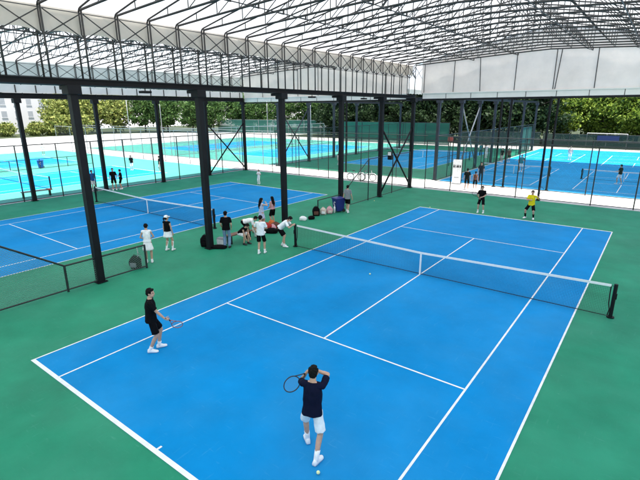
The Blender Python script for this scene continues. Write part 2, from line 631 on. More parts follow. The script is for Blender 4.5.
# ------------------------------------------------------------------ columns and beams
COLY = [-13.25, -7.9, -2.6, 2.75, 8.3, 13.4, 18.45]
def column(x, y, label, m, group, w=0.25, ztop=6.80, capw=0.46, xc=None):
    r = thing('steel_column', label, 'column', (x, y, 0), 0, group)
    t = 0.05
    s = MB()
    h = w/2
    s.box(-h, h, -h, -h+t, 0.02, ztop).box(-h, h, h-t, h, 0.02, ztop).box(-t/2, t/2, -h+t, h-t, 0.02, ztop)
    s.box(-h, -h+t, -h+t+0.001, h-t-0.001, 0.02, ztop) if w > 0.2 else None
    s.box(h-t, h, -h+t+0.001, h-t-0.001, 0.02, ztop) if w > 0.2 else None
    s.build('shaft', m, r)
    b = MB().box(-h-0.07, h+0.07, -h-0.07, h+0.07, 0, 0.022)
    bp = b.build('base_plate', m, r)
    bo = MB()
    for sx in (-1, 1):
        for sy in (-1, 1):
            bo.tube([(sx*(h+0.035), sy*(h+0.035), 0.022), (sx*(h+0.035), sy*(h+0.035), 0.06)], 0.014, 6)
    bo.build('anchor_bolts', m, bp)
    if capw:
        MB().box(-capw/2, capw/2, -0.23, 0.23, ztop, 7.095).build('capital', m, r, bevel=0.01)
        if xc:
            MB().box(xc-x, -capw/2-0.002, -0.10, 0.10, 6.97, 7.095).build('bracket_arm', m, r)
    return r
for i, y in enumerate(COLY[1:]):
    column(-9.47, y, ORD[i]+' black steel column from the left front in the row between the two near courts', STEEL, 'black columns between the two near courts', xc=-10.13)
for i, y in enumerate([-8.0, -2.5, 2.9, 8.3, 13.6, 18.6]):
    column(-29.0, y, ORD[i]+' column along the far left fence counted from the left edge', STEEL, 'columns along the far left fence')
for y, wd in ((13.4, 'farther from the gable'), (18.45, 'nearest to the gable')):
    column(9.5, y, 'black column on the right side of the near court, '+wd, STEEL, 'columns on the right side of the near court')
rear_y = [23.6, 29.2, 34.6, 40.2, 46.8, 53.7, 61.3]
for i, y in enumerate(rear_y):
    column(-9.45, y, ORD[i]+' blue grey column behind the path in the row left of the pickleball courts', REARST, 'columns left of the pickleball courts')
for i, y in enumerate(rear_y[:6]):
    column(-28.6, y, ORD[i]+' blue grey column beyond the path in line with the far left fence', REARST, 'rear columns in line with the far left fence')
for x, y, lab in ((0.38, 18.72, 'slim black post under the gable behind the yellow shirted player'),
                  (0.0, 23.5, 'slim black post across the path behind the yellow shirted player'),
                  (-3.95, 22.95, 'left slim post of the pair beyond the path behind the black shirted player'),
                  (-3.25, 23.1, 'right slim post of the pair beyond the path behind the black shirted player'),
                  (-19.2, 23.5, 'slim post across the path in front of the shaded rear tennis court')):
    column(x, y, lab, STEEL, None, w=0.13, ztop=7.05, capw=0)

def ibeam(name, label, a, b, z0, z1, w, m, t=0.04, along='y'):
    s = MB()
    c = None
    if along == 'y':
        x, y0, y1 = a, b[0], b[1]
        s.box(x-w/2, x+w/2, y0, y1, z0, z0+t).box(x-w/2, x+w/2, y0, y1, z1-t, z1).box(x-0.02, x+0.02, y0, y1, z0+t, z1-t)
    else:
        y, x0, x1 = a, b[0], b[1]
        s.box(x0, x1, y-w/2, y+w/2, z0, z0+t).box(x0, x1, y-w/2, y+w/2, z1-t, z1).box(x0, x1, y-0.02, y+0.02, z0+t, z1-t)
    o = s.build(name, m)
    return tag(o, label, 'beam')
ibeam('roof_beam', 'long black beam on the columns between the two near courts, near side', -9.52, (-16, 18.75), 7.1, 7.32, 0.24, STEEL)
ibeam('roof_beam', 'long black beam on the columns between the two near courts, far side', -10.0, (-16, 18.75), 7.1, 7.32, 0.24, STEEL)
ibeam('roof_beam', 'black beam along the far left columns under the white strip', -29.0, (-16, 18.75), 7.1, 7.46, 0.24, STEEL)
ibeam('roof_beam', 'black beam on the right side of the near court roof', 9.5, (-16, 18.75), 7.1, 7.32, 0.24, STEEL)
ibeam('roof_beam', 'rear beam across the path above the pickleball courts', 23.5, (-9.2, 9.5), 7.0, 7.28, 0.2, REARST, along='x')
ibeam('roof_beam', 'rear beam across the path above the shaded tennis court', 23.5, (-28.6, -9.7), 7.0, 7.28, 0.2, REARST, along='x')
ibeam('roof_beam', 'rear beam running back along the columns left of the pickleball courts', -9.45, (23.7, 62), 7.1, 7.35, 0.2, REARST)
ibeam('roof_beam', 'rear beam running back in line with the far left fence', -28.6, (23.7, 54), 7.1, 7.35, 0.2, REARST)

# white gutter strips with panel joints
def gutter(label, along, c, a0, a1, z0, z1, step, side):
    r = thing('gutter_fascia', label, 'fascia')
    p = MB()
    if along == 'x':
        p.box(a0, a1, c-0.04, c+0.04, z0, z1)
        p.box(a0, a1, c-0.09, c-0.042, z1-0.07, z1)
        k = a0+step
        while k < a1:
            MB().box(k-0.018, k+0.018, c-0.055, c-0.043, z0, z1-0.075).build('panel_joint', TRUSS, r)
            k += step
        MB().tube([(a0, c-0.03, z0-0.09), (a1, c-0.03, z0-0.09)], 0.055, 10).build('edge_pipe', STEEL, r)
    else:
        p.box(c-0.04, c+0.04, a0, a1, z0, z1)
        k = a0+step*0.5
        while k < a1:
            MB().box(c+0.043, c+0.09, k-0.03, k+0.03, z0, z1).build('panel_joint', TRUSS, r)
            k += step
    p.build('strip_panel', WHITEP, r)
    return r
gutter('white gutter strip under the gable of the near court roof', 'x', 18.72, -8.85, 9.5, 7.05, 7.48, 1.9, 1)
gutter('white gutter strip under the gable of the left court roof', 'x', 18.72, -28.8, -10.2, 7.05, 7.48, 1.9, 1)
gutter('white panelled strip along the far left roof edge', 'y', -29.0, -16, 18.6, 7.48, 8.0, 1.29, 1)

# ------------------------------------------------------------------ roof trusses
HW = 9.5
def zlow(x):
    return 9.52+0.47*(1-(abs(x)/HW)**1.15)
def ztop_(x):
    t = max(0.0, (HW-abs(x)))
    return 9.60+0.215*t*(1-0.012*t)
def make_truss():
    r = thing('roof_truss', 'x', 'roof truss')
    N = 16
    xs = [-HW+2*HW*i/N for i in range(N+1)]
    m = MB(); m.tube([(x, 0, zlow(x)) for x in xs], 0.042, 8); m.build('lower_chord', TRUSS, r, True)
    fine = [-HW-0.16, -HW-0.10]+[-HW+2*HW*i/24 for i in range(25)]+[HW+0.10, HW+0.16]
    pts = []
    for x in fine:
        z = ztop_(x) if abs(x) <= HW else (9.56 if abs(x) < HW+0.13 else 9.47)
        pts.append((x, 0, z))
    m = MB(); m.tube(pts, 0.031, 8); m.build('upper_chord', TRUSS, r, True)
    for i in range(1, N):
        m = MB(); m.tube([(xs[i], 0, zlow(xs[i])), (xs[i], 0, ztop_(xs[i]))], 0.020, 6); m.build('strut', TRUSS, r)
    for i in range(2, N-2):
        a, b = (i, i+1) if i < N/2 else (i+1, i)
        m = MB(); m.tube([(xs[a], 0, zlow(xs[a])), (xs[b], 0, ztop_(xs[b]))], 0.017, 6); m.build('web_diagonal', TRUSS, r)
    for sx in (-1, 1):
        m = MB(); m.tube([(sx*HW, 0, 7.32), (sx*HW, 0, 9.55)], 0.034, 8); m.build('eave_post', TRUSS, r, True)
        m = MB(); m.tube([(sx*(HW+0.16), 0, 9.48), (sx*(HW+0.16), 0, 8.75), (sx*HW, 0, 8.62)], 0.026, 8); m.build('outer_post', TRUSS, r, True)
        for za, zb in ((9.38, 8.62), (8.62, 9.38)):
            m = MB(); m.bar((sx*HW, 0.05, za), (sx*HW, 1.24, zb), 0.024, 0.034); m.build('cross_brace', TRUSS, r)
    for xk in (-5, -2, 2.4, 5):
        m = MB(); m.tube([(xk, 0, zlow(xk)), (xk, 0.0, zlow(xk)-0.17)], 0.035, 6); m.tube([(xk-0.45, 0, zlow(xk-0.45)), (xk, 0, zlow(xk)-0.16)], 0.018, 6)
        m.build('hanger', TRUSS, r)
    return r
proto = make_truss()
NT = 23
first = True
for bay, cx in (('near court', 0.0), ('left court', -19.5)):
    for i in range(NT):
        t = proto if first else copy_tree(proto)
        first = False
        t.location = (cx, 18.55-1.287*i, 0)
        t['label'] = ORD[i]+' steel roof truss from the far gable over the '+bay
        t['group'] = 'roof trusses over the '+bay

for bay, cx in (('near court', 0.0), ('left court', -19.5)):
    for xk, nm in ((-5.0, 'left'), (-2.0, 'left of ridge'), (2.4, 'right of ridge'), (5.0, 'right')):
        m = MB().tube([(cx+xk, -10.4, zlow(xk)-0.14), (cx+xk, 18.6, zlow(xk)-0.14)], 0.020, 8)
        tag(m.build('roof_purlin', TRUSS), 'long steel purlin under the %s roof trusses, %s' % (bay, nm), 'purlin', 'purlins under the near roofs')
    for sx in (-1, 1):
        for z in (8.62, 9.40):
            m = MB().tube([(cx+sx*HW, -10.4, z), (cx+sx*HW, 18.6, z)], 0.014, 6)
            tag(m.build('roof_purlin', TRUSS), 'thin rail linking the %s eave posts, %s of the %s side' % (bay, 'upper' if z > 9 else 'lower', 'left' if sx < 0 else 'right'), 'purlin', 'rails linking the eave posts')

def membrane(label, cx, y0, y1, step, left=8.72, right=8.72):
    """roof skin with a hanging side flap at each eave; every bay between two trusses sags a little"""
    root = thing('roof_membrane', label, 'roof', (cx, y0, 0))
    sub = 6
    cnt = int(round((y1-y0)/step))*sub
    def skin(name, prof, m):
        rows = []
        for j in range(cnt+1):
            y = (y1-y0)*j/cnt
            bul = math.sin(PI*(j % sub)/sub)
            hump = 0.6+0.4*math.sin((j//sub)*2.4)
            row = []
            for x, z, sg, sc in prof:
                if sc:
                    row.append((x-math.copysign(sg*bul*hump, -x), y, z+sc*bul))
                else:
                    row.append((x, y, z-sg*bul*hump))
            rows.append(row)
        k = len(prof)
        b = MB()
        b.add([p for r in rows for p in r], [(j*k+i, j*k+i+1, (j+1)*k+i+1, (j+1)*k+i) for j in range(cnt) for i in range(k-1)])
        return b.build(name, m, root, True)
    n = 40
    e = [(HW+0.13, 9.63, 0.02, 0), (HW+0.22, 9.52, 0.02, 0)]
    top = [(-HW+2*HW*i/n, ztop_(-HW+2*HW*i/n)+0.045, 0.04, 0) for i in range(n+1)]
    skin('canopy', [(-x, z, g, c) for x, z, g, c in reversed(e)]+top+e, MEMB)
    for sx, low in ((-1, left), (1, right)):
        p = []
        for i in range(7):
            f = i/6
            p.append((sx*(HW+0.225), 9.52+(low-9.52)*f, 0.07*math.sin(PI*f*0.8), 0.0001+0.09*max(0, f-0.6)/0.4))
        skin('side_flap', p, FLAP)
    return root
membrane('white translucent membrane roof over the near blue court', 0.0, 18.55-1.287*34, 18.55, 1.287)
membrane('white translucent membrane roof over the left blue court', -19.5, 18.55-1.287*34, 18.55, 1.287, left=7.95)
membrane('white membrane roof over the shaded rear tennis court', -19.1, 23.5, 62.0, 1.28)
membrane('white membrane roof over the rear pickleball courts', 0.0, 23.5, 46.0, 1.28)

def gable(label, cx, x0, x1, seams):
    r = thing('gable_wall', label, 'gable', (cx, 18.68, 0))
    top = []
    n = 28
    b = MB()
    xs = [x0+(x1-x0)*i/n for i in range(n+1)]
    vs = [(x, 0.012*math.sin(i*1.7), 7.47) for i, x in enumerate(xs)]+[(x, 0.012*math.sin(i*1.3+1), ztop_(x)+0.02) for i, x in enumerate(xs)]
    fs = [(i, i+1, n+2+i, n+1+i) for i in range(n)]
    b.add(vs, fs).build('fabric', GABLE, r, True)
    for xa, xb in seams:
        MB().tube([(xa, -0.06, 7.5), (xb, -0.06, zlow(xb))], 0.028, 8).build('mullion', TRUSS, r)
    return r
gable('cream fabric gable wall at the far end of the near court roof', 0.0, -9.0, 9.5, ((-8.75, -8.75), (-6.4, -6.4), (-4.4, -4.55), (-2.04, -2.05), (0.40, 0.40), (0.52, 0.68), (2.78, 2.74), (5.2, 5.2), (7.4, 7.4)))
gable('cream fabric gable wall at the far end of the left court roof', -19.5, -9.3, 9.3, ((-6.6, -6.6), (-4.4, -4.4), (-2.0, -2.0), (0.4, 0.4), (2.8, 2.8), (5.2, 5.2), (7.4, 7.4)))

def beam_lamp(label, y):
    r = thing('beam_lamp', label, 'lamp', (-9.52, y, 7.095), 0, 'unlit floodlights under the long black beam')
    MB().tube([(0, 0, 0), (0, 0, -0.10)], 0.02, 8).build('stem', STEEL, r)
    MB().box(-0.14, 0.14, -0.20, 0.20, -0.19, -0.10).build('lamp_head', STEEL, r, bevel=0.02)
for y, w in ((-5.1, 'first and second'), (5.4, 'third and fourth'), (11.0, 'fourth and fifth')):
    beam_lamp('small dark unlit floodlight under the long beam between the %s columns' % w, y)

# diagonal X braces in the end bays
def xbrace(label, a, b, z0, z1, m=STEEL):
    r = thing('cross_bracing', label, 'bracing', (a[0], a[1], 0), 0, 'crossed diagonal braces between columns')
    d = Vector((b[0]-a[0], b[1]-a[1], 0))
    off = Vector((0.05, 0.05, 0))
    MB().tube([(0, 0, z0), tuple(d+Vector((0, 0, z1)))], 0.065, 8).build('diagonal', m, r, True)
    MB().tube([tuple(Vector((0, 0, z1))+off), tuple(d+Vector((0, 0, z0))+off)], 0.065, 8).build('diagonal', m, r, True)
    return r
xbrace('crossed black braces between the two farthest columns beside the near court', (-9.47, 13.4), (-9.47, 18.45), 0.1, 4.9)
xbrace('big crossed black braces between the last two far left columns', (-29.0, 13.6), (-29.0, 18.6), 0.1, 5.0)
xbrace('crossed grey braces between rear columns beyond the path at far left', (-28.6, 23.6), (-28.6, 29.2), 0.2, 6.5, REARST)
xbrace('crossed grey braces between the first rear columns left of the pickleball courts', (-9.45, 29.2), (-9.45, 34.6), 0.2, 6.5, GALV)
e = MB().box(-0.16, 0.16, -0.10, 0.10, -0.3, 0.3)
eb = e.build('electrical_box', STEEL, None, bevel=0.015)
eb.location = (-9.30, 14.55, 2.95)
tag(eb, 'small dark electrical box fixed on the crossed braces beside the near court', 'electrical box')
MB().box(-0.13, 0.13, -0.112, -0.103, 0.02, 0.26).build('white_label', WHPL, eb)

# ------------------------------------------------------------------ fences
def fence(label, p0, p1, prof, posts, mesh=WIRE, r_=0.030, mid=False, pm=None):
    """prof: list of (distance, height) along p0 -> p1"""
    pm = pm or FPOST
    a, b = Vector((*p0, 0)), Vector((*p1, 0))
    u = (b-a).normalized()
    r = thing('chain_link_fence', label, 'fence', tuple(a))
    def H(d):
        for (d0, h0), (d1, h1) in zip(prof, prof[1:]):
            if d0 <= d <= d1:
                return h0+(h1-h0)*(d-d0)/(d1-d0)
        return prof[-1][1]
    m = MB(); m.tube([tuple(u*d+Vector((0, 0, h))) for d, h in prof], r_, 8); m.build('top_rail', pm, r)
    m = MB(); m.tube([tuple(u*prof[0][0]+Vector((0, 0, 0.08))), tuple(u*prof[-1][0]+Vector((0, 0, 0.08)))], r_*0.85, 8); m.build('bottom_rail', pm, r)
    if mid:
        m = MB(); m.tube([tuple(u*prof[0][0]+Vector((0, 0, mid))), tuple(u*prof[-1][0]+Vector((0, 0, mid)))], r_*0.7, 8); m.build('middle_rail', pm, r)
    for d in posts:
        m = MB(); m.tube([tuple(u*d), tuple(u*d+Vector((0, 0, H(d)+0.02)))], r_*1.25, 8); m.build('post', pm, r)
    vs, fs = [], []
    for i, (d, h) in enumerate(prof):
        vs += [tuple(u*d+Vector((0, 0, 0.09))), tuple(u*d+Vector((0, 0, h)))]
        if i:
            fs.append((2*i-2, 2*i, 2*i+1, 2*i-1))
    MB().add(vs, fs).build('wire_mesh', mesh, r)
    return r
fence('low black fence rising to a tall section at the left front of the near court', (-9.45, -5.95), (-9.45, -20),
      [(0, 0.98), (3.15, 0.98), (6.15, 2.95), (14, 2.95)], [0.0, 3.15, 6.15, 9, 12], WIREN, 0.034)
fence('low fence by the blue bin rising to a tall section beside the last columns', (-9.45, 5.8), (-9.45, 18.4),
      [(0, 0.95), (2.7, 0.95), (5.95, 2.93), (12.55, 2.93)], [0.0, 5.95, 9.5, 12.5], WIRE, 0.03)
fence('tall fence between near court and white path under the gable', (-8.3, 18.85), (9.5, 18.85),
      [(0, 3.87), (17.8, 3.87)], [0.0, 2.15, 4.6, 7.1, 11.9, 14.3, 16.8], WIRE, 0.03)
fence('tall fence on the far side of the white path before the pickleball courts', (-9.1, 22.8), (9.5, 22.8),
      [(0, 4.0), (18.6, 4.0)], [2.4, 7.4, 11.9, 15.0], WIRE, 0.03)
fence('tall fence between left court and white path', (-28.9, 18.85), (-9.8, 18.85),
      [(0, 3.87), (19.1, 3.87)], [3.6, 7.2, 10.8, 14.4], WIRE, 0.03)
fence('tall fence beyond the white path before the shaded tennis court', (-28.4, 22.8), (-10.0, 22.8),
      [(0, 4.0), (18.4, 4.0)], [0.0, 3.0, 6.1, 9.2, 12.3, 15.4], WIRE, 0.03)
fence('tall black fence along the far left side of the left court', (-29.2, -16), (-29.2, 18.5),
      [(0, 3.95), (34.5, 3.95)], [2.2, 5, 7.7, 10.3, 12.9, 15.6, 18.2, 20.9, 23.6, 26.2, 28.8, 31.5, 34.4], WIRE, 0.034)
fence('tall fence along the outdoor courts behind the white path', (-74, 23.4), (-29.2, 23.4),
      [(0, 3.9), (44.8, 3.9)], [0, 5, 10, 15, 20, 25, 30, 34.5, 39, 43], WIRE, 0.03, 2.0, GALV)
fence('tall fence along the outdoor courts in front of the white path', (-74, 18.9), (-29.6, 18.9),
      [(0, 3.9), (44.4, 3.9)], [0, 5, 10, 15, 20, 25, 30, 35, 40], WIRE, 0.03, 2.0, GALV)
fence('tall fence between the shaded rear tennis court and the pickleball courts', (-9.2, 23.3), (-9.2, 61),
      [(0, 4.0), (37.7, 4.0)], [2.5, 5, 7.5, 10, 12.5, 15, 17.5, 20, 22.5, 25, 27.5, 30, 33, 36], WIRE, 0.03, 2.0)
fence('tall fence along the left side of the shaded rear tennis court', (-28.9, 23.3), (-28.9, 61),
      [(0, 4.0), (37.7, 4.0)], [3, 6, 9, 12, 15, 18, 21, 24, 27, 30, 33, 36], WIRE, 0.03, 2.0)
fence('tall grey fence between the two rows of outdoor courts beyond the path', (-49.0, 24), (-49.0, 60),
      [(0, 3.6), (36, 3.6)], [0, 4, 8, 12, 16, 20, 24, 28, 32, 36], WIRE, 0.03, 1.8, GALV)
fence('low divider fence between the two outdoor courts at far left', (-49.0, -6.0), (-49.0, 12),
      [(0, 1.1), (18, 1.1)], [0, 3, 6, 9, 12, 15, 18], WIRE, 0.03)

def windscreen(label, p0, p1, h, step, m, pm, sag=0.0):
    a, b = Vector((*p0, 0)), Vector((*p1, 0))
    L = (b-a).length
    u = (b-a)/L
    r = thing('windscreen_fence', label, 'fence', tuple(a))
    vs = [tuple(Vector((0, 0, 0.15))), tuple(u*L+Vector((0, 0, 0.15))), tuple(u*L+Vector((0, 0, h))), tuple(Vector((0, 0, h)))]
    MB().add(vs, [(0, 1, 2, 3)]).build('green_mesh', m, r)
    nrm = Vector((u.y, -u.x, 0))*0.05
    for z in (0.12, h*0.5, h+0.02):
        MB().tube([tuple(nrm+Vector((0, 0, z))), tuple(u*L+nrm+Vector((0, 0, z)))], 0.035, 6).build('rail', pm, r)
    d = 0
    while d <= L:
        MB().tube([tuple(u*d+nrm), tuple(u*d+nrm+Vector((0, 0, h+0.1)))], 0.05, 6).build('post', pm, r)
        d += step
    return r
windscreen('green windscreen fence along the far edge of the outdoor courts', (-100, 76), (-38, 84), 3.6, 5.0, SCREEN, GALV)
windscreen('dark green windscreen fence behind the shaded rear tennis court', (-46, 62.6), (-23.5, 62.6), 3.9, 4.5, SCREEN, REARST)
windscreen('low dark windscreen fence below the dark shaded trees', (-23, 66), (-10, 69), 2.4, 3.0, SCREEND, FPOST)
windscreen('dark windscreen fence behind the rear pickleball courts', (-9.6, 69.5), (24, 69.5), 2.2, 4.0, SCREEND, FPOST)
windscreen('short bright green windscreen panel beside the rear pickleball courts', (-9.9, 55.0), (-9.9, 61.8), 3.6, 3.4, SCREEN, FPOST)

# ------------------------------------------------------------------ trees
def make_tree(name, label, H, rad, base, leaf, seed, nclump=85, per=34, lsize=0.30, group=None):
    rnd = random.Random(seed)
    r = thing(name, label, 'tree', (0, 0, 0), 0, group)
    t = MB()
    pts = [(0, 0, -0.1)]
    x = y = 0
    for i in range(1, 7):
        x += rnd.uniform(-0.12, 0.12); y += rnd.uniform(-0.12, 0.12)
        pts.append((x, y, H*0.72*i/6))
    t.tube(pts, [0.22*H/10*(1-0.13*i) for i in range(7)], 9)
    for k in range(9):
        j = rnd.randint(2, 5)
        a = rnd.uniform(0, 2*PI)
        o = Vector(pts[j])
        L = rad*rnd.uniform(0.5, 0.85)
        d = Vector((math.cos(a), math.sin(a), rnd.uniform(0.35, 0.9)))
        t.tube([tuple(o), tuple(o+d*L*0.5+Vector((0, 0, 0.1))), tuple(o+d*L)], [0.09*H/10, 0.06*H/10, 0.025*H/10], 6)
    t.build('trunk', BARK, r, True)
    c = MB()
    cz = (H+base)/2
    hz = (H-base)/2
    for k in range(nclump):
        while True:
            p = Vector((rnd.uniform(-1, 1), rnd.uniform(-1, 1), rnd.uniform(-1, 1)))
            if 0.30 < p.length < 1.0:
                break
        w = 1.0-0.25*max(0, p.z)
        lob = 1+0.22*math.sin(3*math.atan2(p.y, p.x)+seed)+0.15*math.sin(5*p.z+seed)
        cc = Vector((p.x*rad*w*lob, p.y*rad*w*lob, cz+p.z*hz))
        cr = rnd.uniform(0.55, 1.15)*rad/3.2
        for q in range(per):
            d = Vector((rnd.gauss(0, 1), rnd.gauss(0, 1), rnd.gauss(0, 0.7)))*cr*0.52
            o = cc+d
            s = lsize*rnd.uniform(0.6, 1.35)
            nrm = Vector((rnd.gauss(0, 1), rnd.gauss(0, 1), rnd.gauss(0.5, 1))).normalized()
            ax = nrm.orthogonal().normalized()
            ax = Matrix.Rotation(rnd.uniform(0, 6.28), 3, nrm) @ ax
            bx = nrm.cross(ax)
            c.add([o-ax*s, o-bx*s*0.55+nrm*s*0.12, o+ax*s, o+bx*s*0.55+nrm*s*0.12], [(0, 1, 2, 3)])
    me = bpy.data.meshes.new('crown')
    me.from_pydata(c.v, [], c.f)
    me.materials.append(leaf)
    o = bpy.data.objects.new('crown', me)
    COL.objects.link(o)
    o.parent = r
    return r
def grove(protos, spots, label, group, seed):
    rnd = random.Random(seed)
    used = set()
    for i, (x, y, s) in enumerate(spots):
        pr = protos[i % len(protos)]
        t = pr if pr.name not in used and not pr.get('placed') else copy_tree(pr)
        pr['placed'] = 1
        t.location = (x, y, -0.02)
        t.rotation_euler = (0, 0, rnd.uniform(0, 6.28))
        t.scale = (s*rnd.uniform(0.92, 1.1), s*rnd.uniform(0.92, 1.1), s)
        t['label'] = label
        t['group'] = group
    for pr in protos:
        pass
def line_spots(a, b, n, jit, s0, s1, seed):
    rnd = random.Random(seed)
    return [(a[0]+(b[0]-a[0])*(i+0.5)/n+rnd.uniform(-jit, jit), a[1]+(b[1]-a[1])*(i+0.5)/n+rnd.uniform(-jit, jit), rnd.uniform(s0, s1)) for i in range(n)]
py = [make_tree('leafy_tree', 'x', 12, 4.0, 0.9, LEAF_Y, 21+i, 84, 88, 0.27) for i in range(2)]
grove(py, line_spots((-9, 79), (26, 79), 8, 1.0, 0.85, 1.15, 3), 'sunlit yellow green tree behind the right rear pickleball courts', 'sunlit trees behind the pickleball courts', 1)
grove(py, line_spots((-12, 86), (26, 86), 7, 1.2, 1.1, 1.3, 8), 'tall yellow green tree in the second row behind the pickleball courts', 'second row of trees behind the pickleball courts', 2)
pd = [make_tree('dark_tree', 'x', 13, 4.4, 0.6, LEAF_D, 41+i, 120, 50, 0.30) for i in range(2)]
grove(pd, line_spots((-60, 78), (-11, 73), 12, 1.0, 0.9, 1.15, 4), 'shade coloured dark tree in the shaded row behind the rear tennis court', 'dark trees behind the rear tennis court', 3)
pm_ = [make_tree('green_tree', 'x', 12, 4.4, 1.6, LEAF_M, 61+i, 110, 44, 0.33) for i in range(3)]
grove(pm_, line_spots((-62, 92), (-10, 84), 9, 1.5, 1.0, 1.2, 6), 'mid green tree rising behind the dark shaded row', 'green trees behind the dark row', 5)
grove(pm_, line_spots((-122, 62), (-62, 100), 15, 2.0, 0.85, 1.1, 5), 'mid green tree beyond the far windscreen fence of the outdoor courts', 'green trees beyond the outdoor courts', 4)
plf = [make_tree('bright_tree', 'x', 10, 4.2, 0.4, LEAF_P, 81, 110, 44, 0.34)]
grove(plf, line_spots((-132, 42), (-123, 60), 3, 1.0, 1.05, 1.25, 6), 'sunlit yellow green tree beside the white building at far left', 'bright trees beside the white building', 5)
pb = [make_tree('round_bush', 'x', 4.6, 3.2, 0.1, LEAF_P, 91, 80, 34, 0.34)]
grove(pb, line_spots((-134, 14), (-122, 48), 7, 1.0, 0.7, 1.2, 7), 'low sunlit bush in front of the white building at far left', 'bushes in front of the white building', 6)

# ------------------------------------------------------------------ far white building and lamp poles
bd = thing('white_building', 'white rendered building with windows at the far left behind bushes', 'building', (-152, 40, 0), R(20))
MB().box(-9, 9, -20, 14, 0, 14.2).build('wall', WALLW, bd)
MB().box(-9.5, 9.5, -20.5, 14.5, 14.2, 14.7).build('roof', WHITEP, bd)
for k in range(4):
    for j in range(8):
        y = -18+j*4.1
        w = MB().box(9.0, 9.06, y, y+1.6, 1.2+k*3.4, 2.9+k*3.4)
        wo = w.build('window', GLASS, bd)
        MB().box(9.0, 9.12, y-0.1, y+1.7, 1.05+k*3.4, 1.195+k*3.4).build('sill', WHITEP, wo)
def lamp_pole(label, x, y, h, rz):
    r = thing('floodlight_pole', label, 'light pole', (x, y, 0), rz, 'floodlight poles around the outdoor courts')
    MB().tube([(0, 0, 0), (0, 0, h)], [0.09, 0.06], 10).build('pole', GALV, r, True)
    MB().tube([(-0.9, 0, h-0.1), (0.9, 0, h-0.1)], 0.04, 8).build('crossarm', GALV, r)
    for sx in (-0.7, 0.7):
        MB().box(sx-0.3, sx+0.3, -0.28, 0.12, h-0.05, h+0.14).build('lamp_head', GALV, r, bevel=0.03)
lamp_pole('floodlight pole at the far corner of the outdoor courts by the bright trees', -84, 38, 9.2, 0.6)
lamp_pole('floodlight pole beyond the outdoor courts, second from the left', -96, 54, 9.4, 0.9)
lamp_pole('floodlight pole in front of the green trees, third from the left', -78, 74, 8.8, 0.4)
lamp_pole('floodlight pole standing behind the far braced columns', -54, 62, 8.6, 0.2)
bn = MB().box(-1.5, 1.5, -0.02, 0.02, 0, 0.85).build('fence_banner', mat('dark_blue_banner', (0.006, 0.016, 0.07), 0.6))
bn.location = (-0.2, 69.35, 1.25)
tag(bn, 'dark blue banner hung on the fence behind the pickleball courts', 'banner')
rl = thing('white_railing', 'thin white pipe railing in front of the yellow green trees', 'railing', (-1, 71.5, 0))
MB().tube([(-2.4, 0, 2.35), (3.2, 0, 2.3)], 0.05, 8).build('top_bar', WHPL, rl)
for k in (-2.4, 0.4, 3.2):
    MB().tube([(k, 0, 0), (k, 0, 2.32)], 0.045, 8).build('post', WHPL, rl)

# ------------------------------------------------------------------ rackets
def racket(label, grip, direction, normal, fm=FRAME_D, group=None):
    """grip: hand position; direction: from grip to racket head; normal: string-bed normal"""
    d = Vector(direction).normalized()
    n = Vector(normal)
    n = (n-d*n.dot(d)).normalized()
    x = d.cross(n)
    r = thing('tennis_racket', label, 'racket', tuple(grip), 0, group)
    m = Matrix((x, d, n)).transposed()
    r.rotation_euler = m.to_euler()
    f = MB()
    cy, a, b = 0.44, 0.128, 0.168
    f.tube([(a*math.cos(2*PI*i/36), cy+b*math.sin(2*PI*i/36), 0) for i in range(36)], 0.0105, 8, closed=True)
    for sx in (-1, 1):
        f.tube([(sx*0.012, 0.13, 0), (sx*0.045, 0.22, 0), (sx*0.088, cy-b*0.72, 0)], 0.0095, 8)
    f.build('frame', fm, r, True)
    MB().tube([(0, -0.055, 0), (0, -0.05, 0), (0, 0.12, 0), (0, 0.15, 0)], [0.019, 0.0165, 0.0155, 0.013], 8).build('handle', RUBBER if fm is not FRAME_W else WHPL, r, True)
    s = MB()
    for i in range(-7, 8):
        t = i/8
        w = math.sqrt(1-t*t)
        s.bar((a*t, cy-b*w, 0), (a*t, cy+b*w, 0), 0.0009)
        s.bar((-a*w, cy+b*t, 0.001), (a*w, cy+b*t, 0.001), 0.0009)
    s.build('strings', STRING, r)
    return r
FRAME_W = mat('racket_frame_grey', (0.35, 0.35, 0.37), 0.35)

# ------------------------------------------------------------------ people
def ik(a, c, l1, l2, pole):
    a, c, pole = Vector(a), Vector(c), Vector(pole)
    d = c-a
    L = min(d.length, (l1+l2)*0.998)
    u = d.normalized()
    c = a+u*L
    k = (l1*l1-l2*l2+L*L)/(2*L)
    h = math.sqrt(max(0, l1*l1-k*k))
    p = pole-u*pole.dot(u)
    if p.length < 1e-5:
        p = u.orthogonal()
    p.normalize()
    return a+u*k+p*h, c

